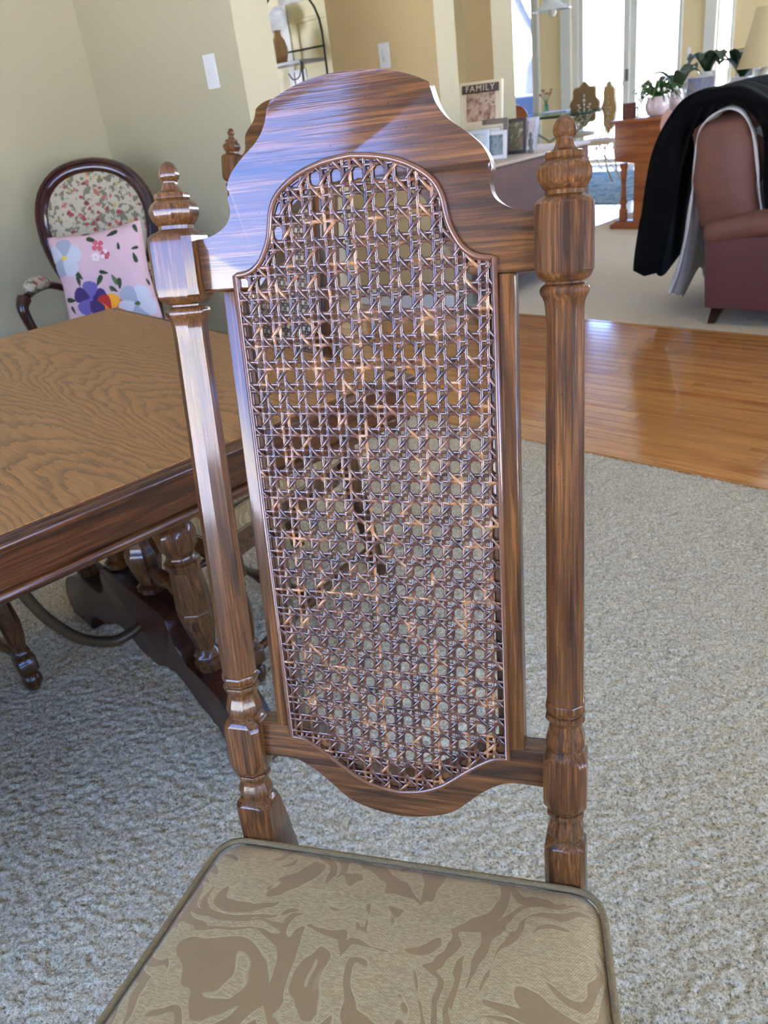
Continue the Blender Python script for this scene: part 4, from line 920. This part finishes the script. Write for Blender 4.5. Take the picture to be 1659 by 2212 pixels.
for k in range(7):
    w_ = .035+.015*random.random(); o = obj('book', box(B(), 0, w_, -.1, .1, 0, .24+.03*random.random(), .002, 1), plain('book_'+str(k), bc[k], .7), loc=W(-2.0, 7.75, .651)+EA*a_, rot=HROT)
    tag(o, nmz[k]+' book standing on the white bookcase shelf', 'book', 'books in the white bookcase'); a_ += w_+.004
# ------------------------------------------------------------------ breakfast nook
rug = obj('oriental_rug', box(B(), -5.6, -3.45, 7.15, 9.55, .0, .008, .003, 1), None, rot=HROT)
m = Mat('blue_rug'); oc = m.n('ShaderNodeTexCoord').outputs['Object']; d = m.noise(m.coord((1, 1, 0), src=oc), 9, 3, .6, 1.0)
m.set(Base_Color=m.ramp(d, [(.35, srgb(76, 110, 126)), (.48, srgb(112, 148, 158)), (.56, srgb(178, 186, 172)), (.65, srgb(90, 122, 130))]), Roughness=.95); rug.data.materials.append(m.m)
tag(rug, 'pale blue patterned oriental rug under the glass table', 'rug')
gt = empty('glass_table', W(-5.40, 9.0, .009), HR, 'glass-topped breakfast table on a scrolled iron base before the bright windows', 'table')
gp = [(math.copysign(abs(math.cos(t))**.7, math.cos(t))*.68, math.copysign(abs(math.sin(t))**.7, math.sin(t))*.42) for t in [2*PI*k/40 for k in range(40)]]
obj('glass_top', prism(B(), gp, .735, .750, axes='xy', bev=.004, seg=2), GLT, gt, smooth=40)
obj('top_rim', tube(B(), [(x*.97, y*.97, .722) for x, y in gp], .012, 8, closed=True), plain('dark_green_iron', srgb(64, 70, 50), .5), gt, smooth=60)
for s in (-1, 1):
    for y in (-.2, .2):
        obj('scroll_leg', tube(B(), catmull([(s*.5, y, .71), (s*.35, y, .55), (s*.12, y, .42), (s*.10, y, .25), (s*.3, y, .12), (s*.42, y, .01)], 5), .014, 8), WIRE, gt, smooth=60)
        obj('scroll', tube(B(), [(s*.32+.07*(1-k/20)*math.cos(k*.55), y, .60+.07*(1-k/20)*math.sin(k*.55)) for k in range(18)], .009, 6), WIRE, gt, smooth=60)
obj('lower_shelf', box(B(), -.55, .55, -.28, .28, .36, .385, .006, 2), plain('green_shelf', srgb(92, 122, 96), .4), gt, smooth=40)
fv = empty('dried_flowers', W(-5.566, 9.236, .760), HR, 'small bunch of dried flowers in a glass on the breakfast table', 'flowers')
obj('tumbler', lathe(B(), [(.03, 0), (.035, .09), (.032, .09), (.028, .004)], 16), GLT, fv, smooth=50)
for k in range(9):
    a = k*.7; bm = B(); p = [(0, 0, .01), (.02*math.cos(a), .02*math.sin(a), .12), (.07*math.cos(a), .07*math.sin(a), .22+.03*math.sin(k*2))]; tube(bm, catmull(p, 4), .003, 5); obj('stem', bm, LEAFL, fv)
    bm = B(); blob(bm, p[2][0], p[2][1], p[2][2], .018, .018, .014, 8, 6); obj('flower_head', bm, plain('dried_rose', srgb(170, 120, 84), .8) if k == 0 else bpy.data.materials['dried_rose'], fv, smooth=60)
pp = obj('papers', box(B(), -.16, .16, -.11, .11, 0, .012, .003, 1), plain('blue_white_paper', srgb(206, 216, 230), .7), loc=W(-5.36, 9.12, .760), rot=(0, 0, HR+.3)); tag(pp, 'folded pale papers lying on the glass breakfast table', 'papers')
def nookchair(loc, rz, label, tone):
    t = empty('scalloped_chair', loc, rz, label, 'chair', 'scalloped metal chairs')
    out = [((.19+.018*math.cos(8*th))*math.cos(th), .78+(.235+.018*math.cos(8*th))*math.sin(th)) for th in [2*PI*k/64 for k in range(64)]]
    obj('back_panel', prism(B(), out, .14, .155, bev=.005, both=True), tone, t, smooth=40)
    bm = tube(B(), [(x, .147, z) for x, z in out], .009, 6, closed=True); obj('back_rim', bm, WIRE, t, smooth=60)
    bm = B()
    for k in range(5): blob(bm, 0, .136, .68+k*.05, .012+.008*(k % 2), .004, .02, 8, 6)
    for s in (-1, 1):
        for q in range(3): blob(bm, s*(.04+.02*q), .136, .72+.03*q, .02, .004, .010, 8, 6); blob(bm, s*(.05-.01*q), .136, .66-.03*q, .018, .004, .010, 8, 6)
    obj('ornament', bm, plain('white_enamel', srgb(244, 240, 230), .4), t, smooth=60)
    obj('seat', lathe(B(), [(.19, .43), (.205, .445), (.20, .475), (.15, .485), (.001, .487)], 28), plain('beige_seat', srgb(206, 186, 150), .7), t, smooth=50)
    for s in (-1, 1):
        obj('leg', tube(B(), catmull([(s*.10, .147, .60), (s*.13, .15, .45), (s*.16, .17, .25), (s*.15, .20, .12), (s*.19, .27, .0)], 4), .010, 8), WIRE, t, smooth=60)
        obj('leg', tube(B(), catmull([(s*.14, -.14, .43), (s*.17, -.15, .25), (s*.15, -.16, .12), (s*.19, -.21, .0)], 4), .010, 8), WIRE, t, smooth=60)
        obj('loop_brace', tube(B(), catmull([(s*.15, .19, .12), (s*.02, .10, .30), (s*.0, .0, .36), (s*.02, -.08, .30), (s*.15, -.16, .12)], 4), .006, 6), WIRE, t, smooth=60)
    return t
TAN1 = plain('bronze_panel', srgb(140, 112, 74), .5, nscale=10, namp=.1); TAN2 = plain('sunlit_panel', srgb(206, 168, 104), .5, nscale=10, namp=.1)  # the lighter panel has sunlight put into its colour
nookchair(W(-5.24, 9.46, .009), HR, 'bronze scalloped metal chair behind the glass breakfast table', TAN1)
nookchair(W(-4.355, 8.29, .009), HR-R(42), 'sunlit golden scalloped metal chair at the right end of the glass table', TAN2)
wc = empty('wooden_chair', W(-5.25, 8.05, .009), HR+R(200), 'plain wooden chair with a rounded top just showing above the photo frames', 'chair')
obj('back_panel', prism(B(), [(.20*math.cos(t), .80+.13*math.sin(t)) for t in [PI*k/12 for k in range(13)]]+[(-.2, .45), (.2, .45)], .17, .19, bev=.004), CHER, wc, smooth=40)
obj('seat', box(B(), -.21, .21, -.2, .2, .43, .46, .01, 2), CHER, wc)
for x in (-.18, .18):
    for y in (-.17, .17): obj('leg', box(B(), x-.018, x+.018, y-.018, y+.018, 0, .435), CHER, wc)
pd = empty('pendant_lamp', W(-4.70, 8.0, 1.70), HR, 'white glass pendant lamp hanging over the breakfast table', 'lamp')
obj('glass_shade', lathe(B(), [(.03, .22), (.06, .20), (.10, .12), (.19, .07), (.195, .065), (.19, .06), (.09, .11), (.05, .19), (.028, .21)], 32, cap=False), plain('white_glass', srgb(224, 230, 228), .2, coat=.5), pd, smooth=60)
obj('bulb', lathe(B(), [(.001, 0), (.03, .01), (.045, .04), (.04, .08), (.02, .11), (.015, .16)], 20), plain('frosted_bulb', srgb(214, 210, 196), .3), pd, smooth=60)
obj('stem', tube(B(), [(0, 0, .20), (0, 0, CZ-1.70)], .008, 8), IRON, pd)
# outdoors: deck rail, tree, covered tub
rl = empty('deck_railing', W(-5.0, 12.3, -.1), HR, 'white deck railing outside the sliding door', 'railing')
RAILM = plain('grey_white_rail', srgb(96, 94, 98), .7)
obj('hand_rail', box(B(), -1.6, 2.6, -.05, .05, .98, 1.06), RAILM, rl); obj('lower_rail', box(B(), -1.6, 2.6, -.03, .03, .10, .15), RAILM, rl)
bme = obj('baluster', box(B(), -.02, .02, -.02, .02, .15, .98), RAILM, rl, (-1.5, 0, 0))
for k in range(1, 30): c = bme.copy(); COL.objects.link(c); c.location = (-1.5+k*.14, 0, 0)
o = obj('deck', box(B(), -9, 3, 10.6, 12.4, -.2, -.1), plain('snowy_deck', srgb(190, 190, 194), .8), rot=HROT); o['kind'] = 'structure'
tr = empty('bare_tree', W(-10.0, 16.5, -.6), HR, 'bare grey tree trunk leaning outside the left nook window', 'tree')
BARK = plain('grey_bark', srgb(58, 62, 60), .9, nscale=8, namp=.3)
obj('trunk', tube(B(), catmull([(-.55, 0, 0), (-.40, 0, 1.6), (-.15, 0, 2.3), (.35, 0, 3.0), (.6, 0, 3.9), (1.2, 0, 5.5)], 5), [.20]*8+[.16]*10+[.11]*8, 10), BARK, tr, smooth=60)
for p in ([(-.15, 0, 2.3), (-.8, .1, 3.2), (-1.3, 0, 4.6)], [(.35, 0, 3.0), (1.0, 0, 3.3), (1.8, .2, 3.4)]): obj('branch', tube(B(), catmull(p, 5), [.08]*6+[.05]*5, 8), BARK, tr, smooth=60)
tbm = empty('covered_tub', W(-7.35, 11.6, -.1), HR, 'blue covered tub with snow on it outside the left nook window', 'tub')
obj('tub_body', box(B(), -.9, .45, -.4, .6, 0, 1.02, .05, 3), plain('blue_tarp', srgb(14, 32, 68), .9, spec=.1), tbm, smooth=50)
obj('snow_patch', blob(B(), -.15, -.42, .70, .30, .05, .09, 16, 10), SNOW, tbm, smooth=60)
for (a, b, h_, lab) in ((-6.3, 19, 3.2, 'slim bare tree seen through the right pane of the sliding door'), (-7.4, 21, 3.6, 'slim bare tree seen through the left pane of the sliding door')):
    t2 = empty('young_tree', W(a, b, -.6), HR, lab, 'tree')
    obj('trunk', tube(B(), catmull([(0, 0, 0), (.05, 0, 1.5), (-.06, 0, 3), (.1, 0, 5)], 5), .05, 8), BARK, t2, smooth=60)
    for k in range(7): z = 1.2+k*.45; s = 1 if k % 2 else -1; obj('branch', tube(B(), [(0, 0, z), (s*.35, 0, z+.35), (s*.6, .1, z+.8)], [.025, .018, .008], 6), BARK, t2, smooth=60)
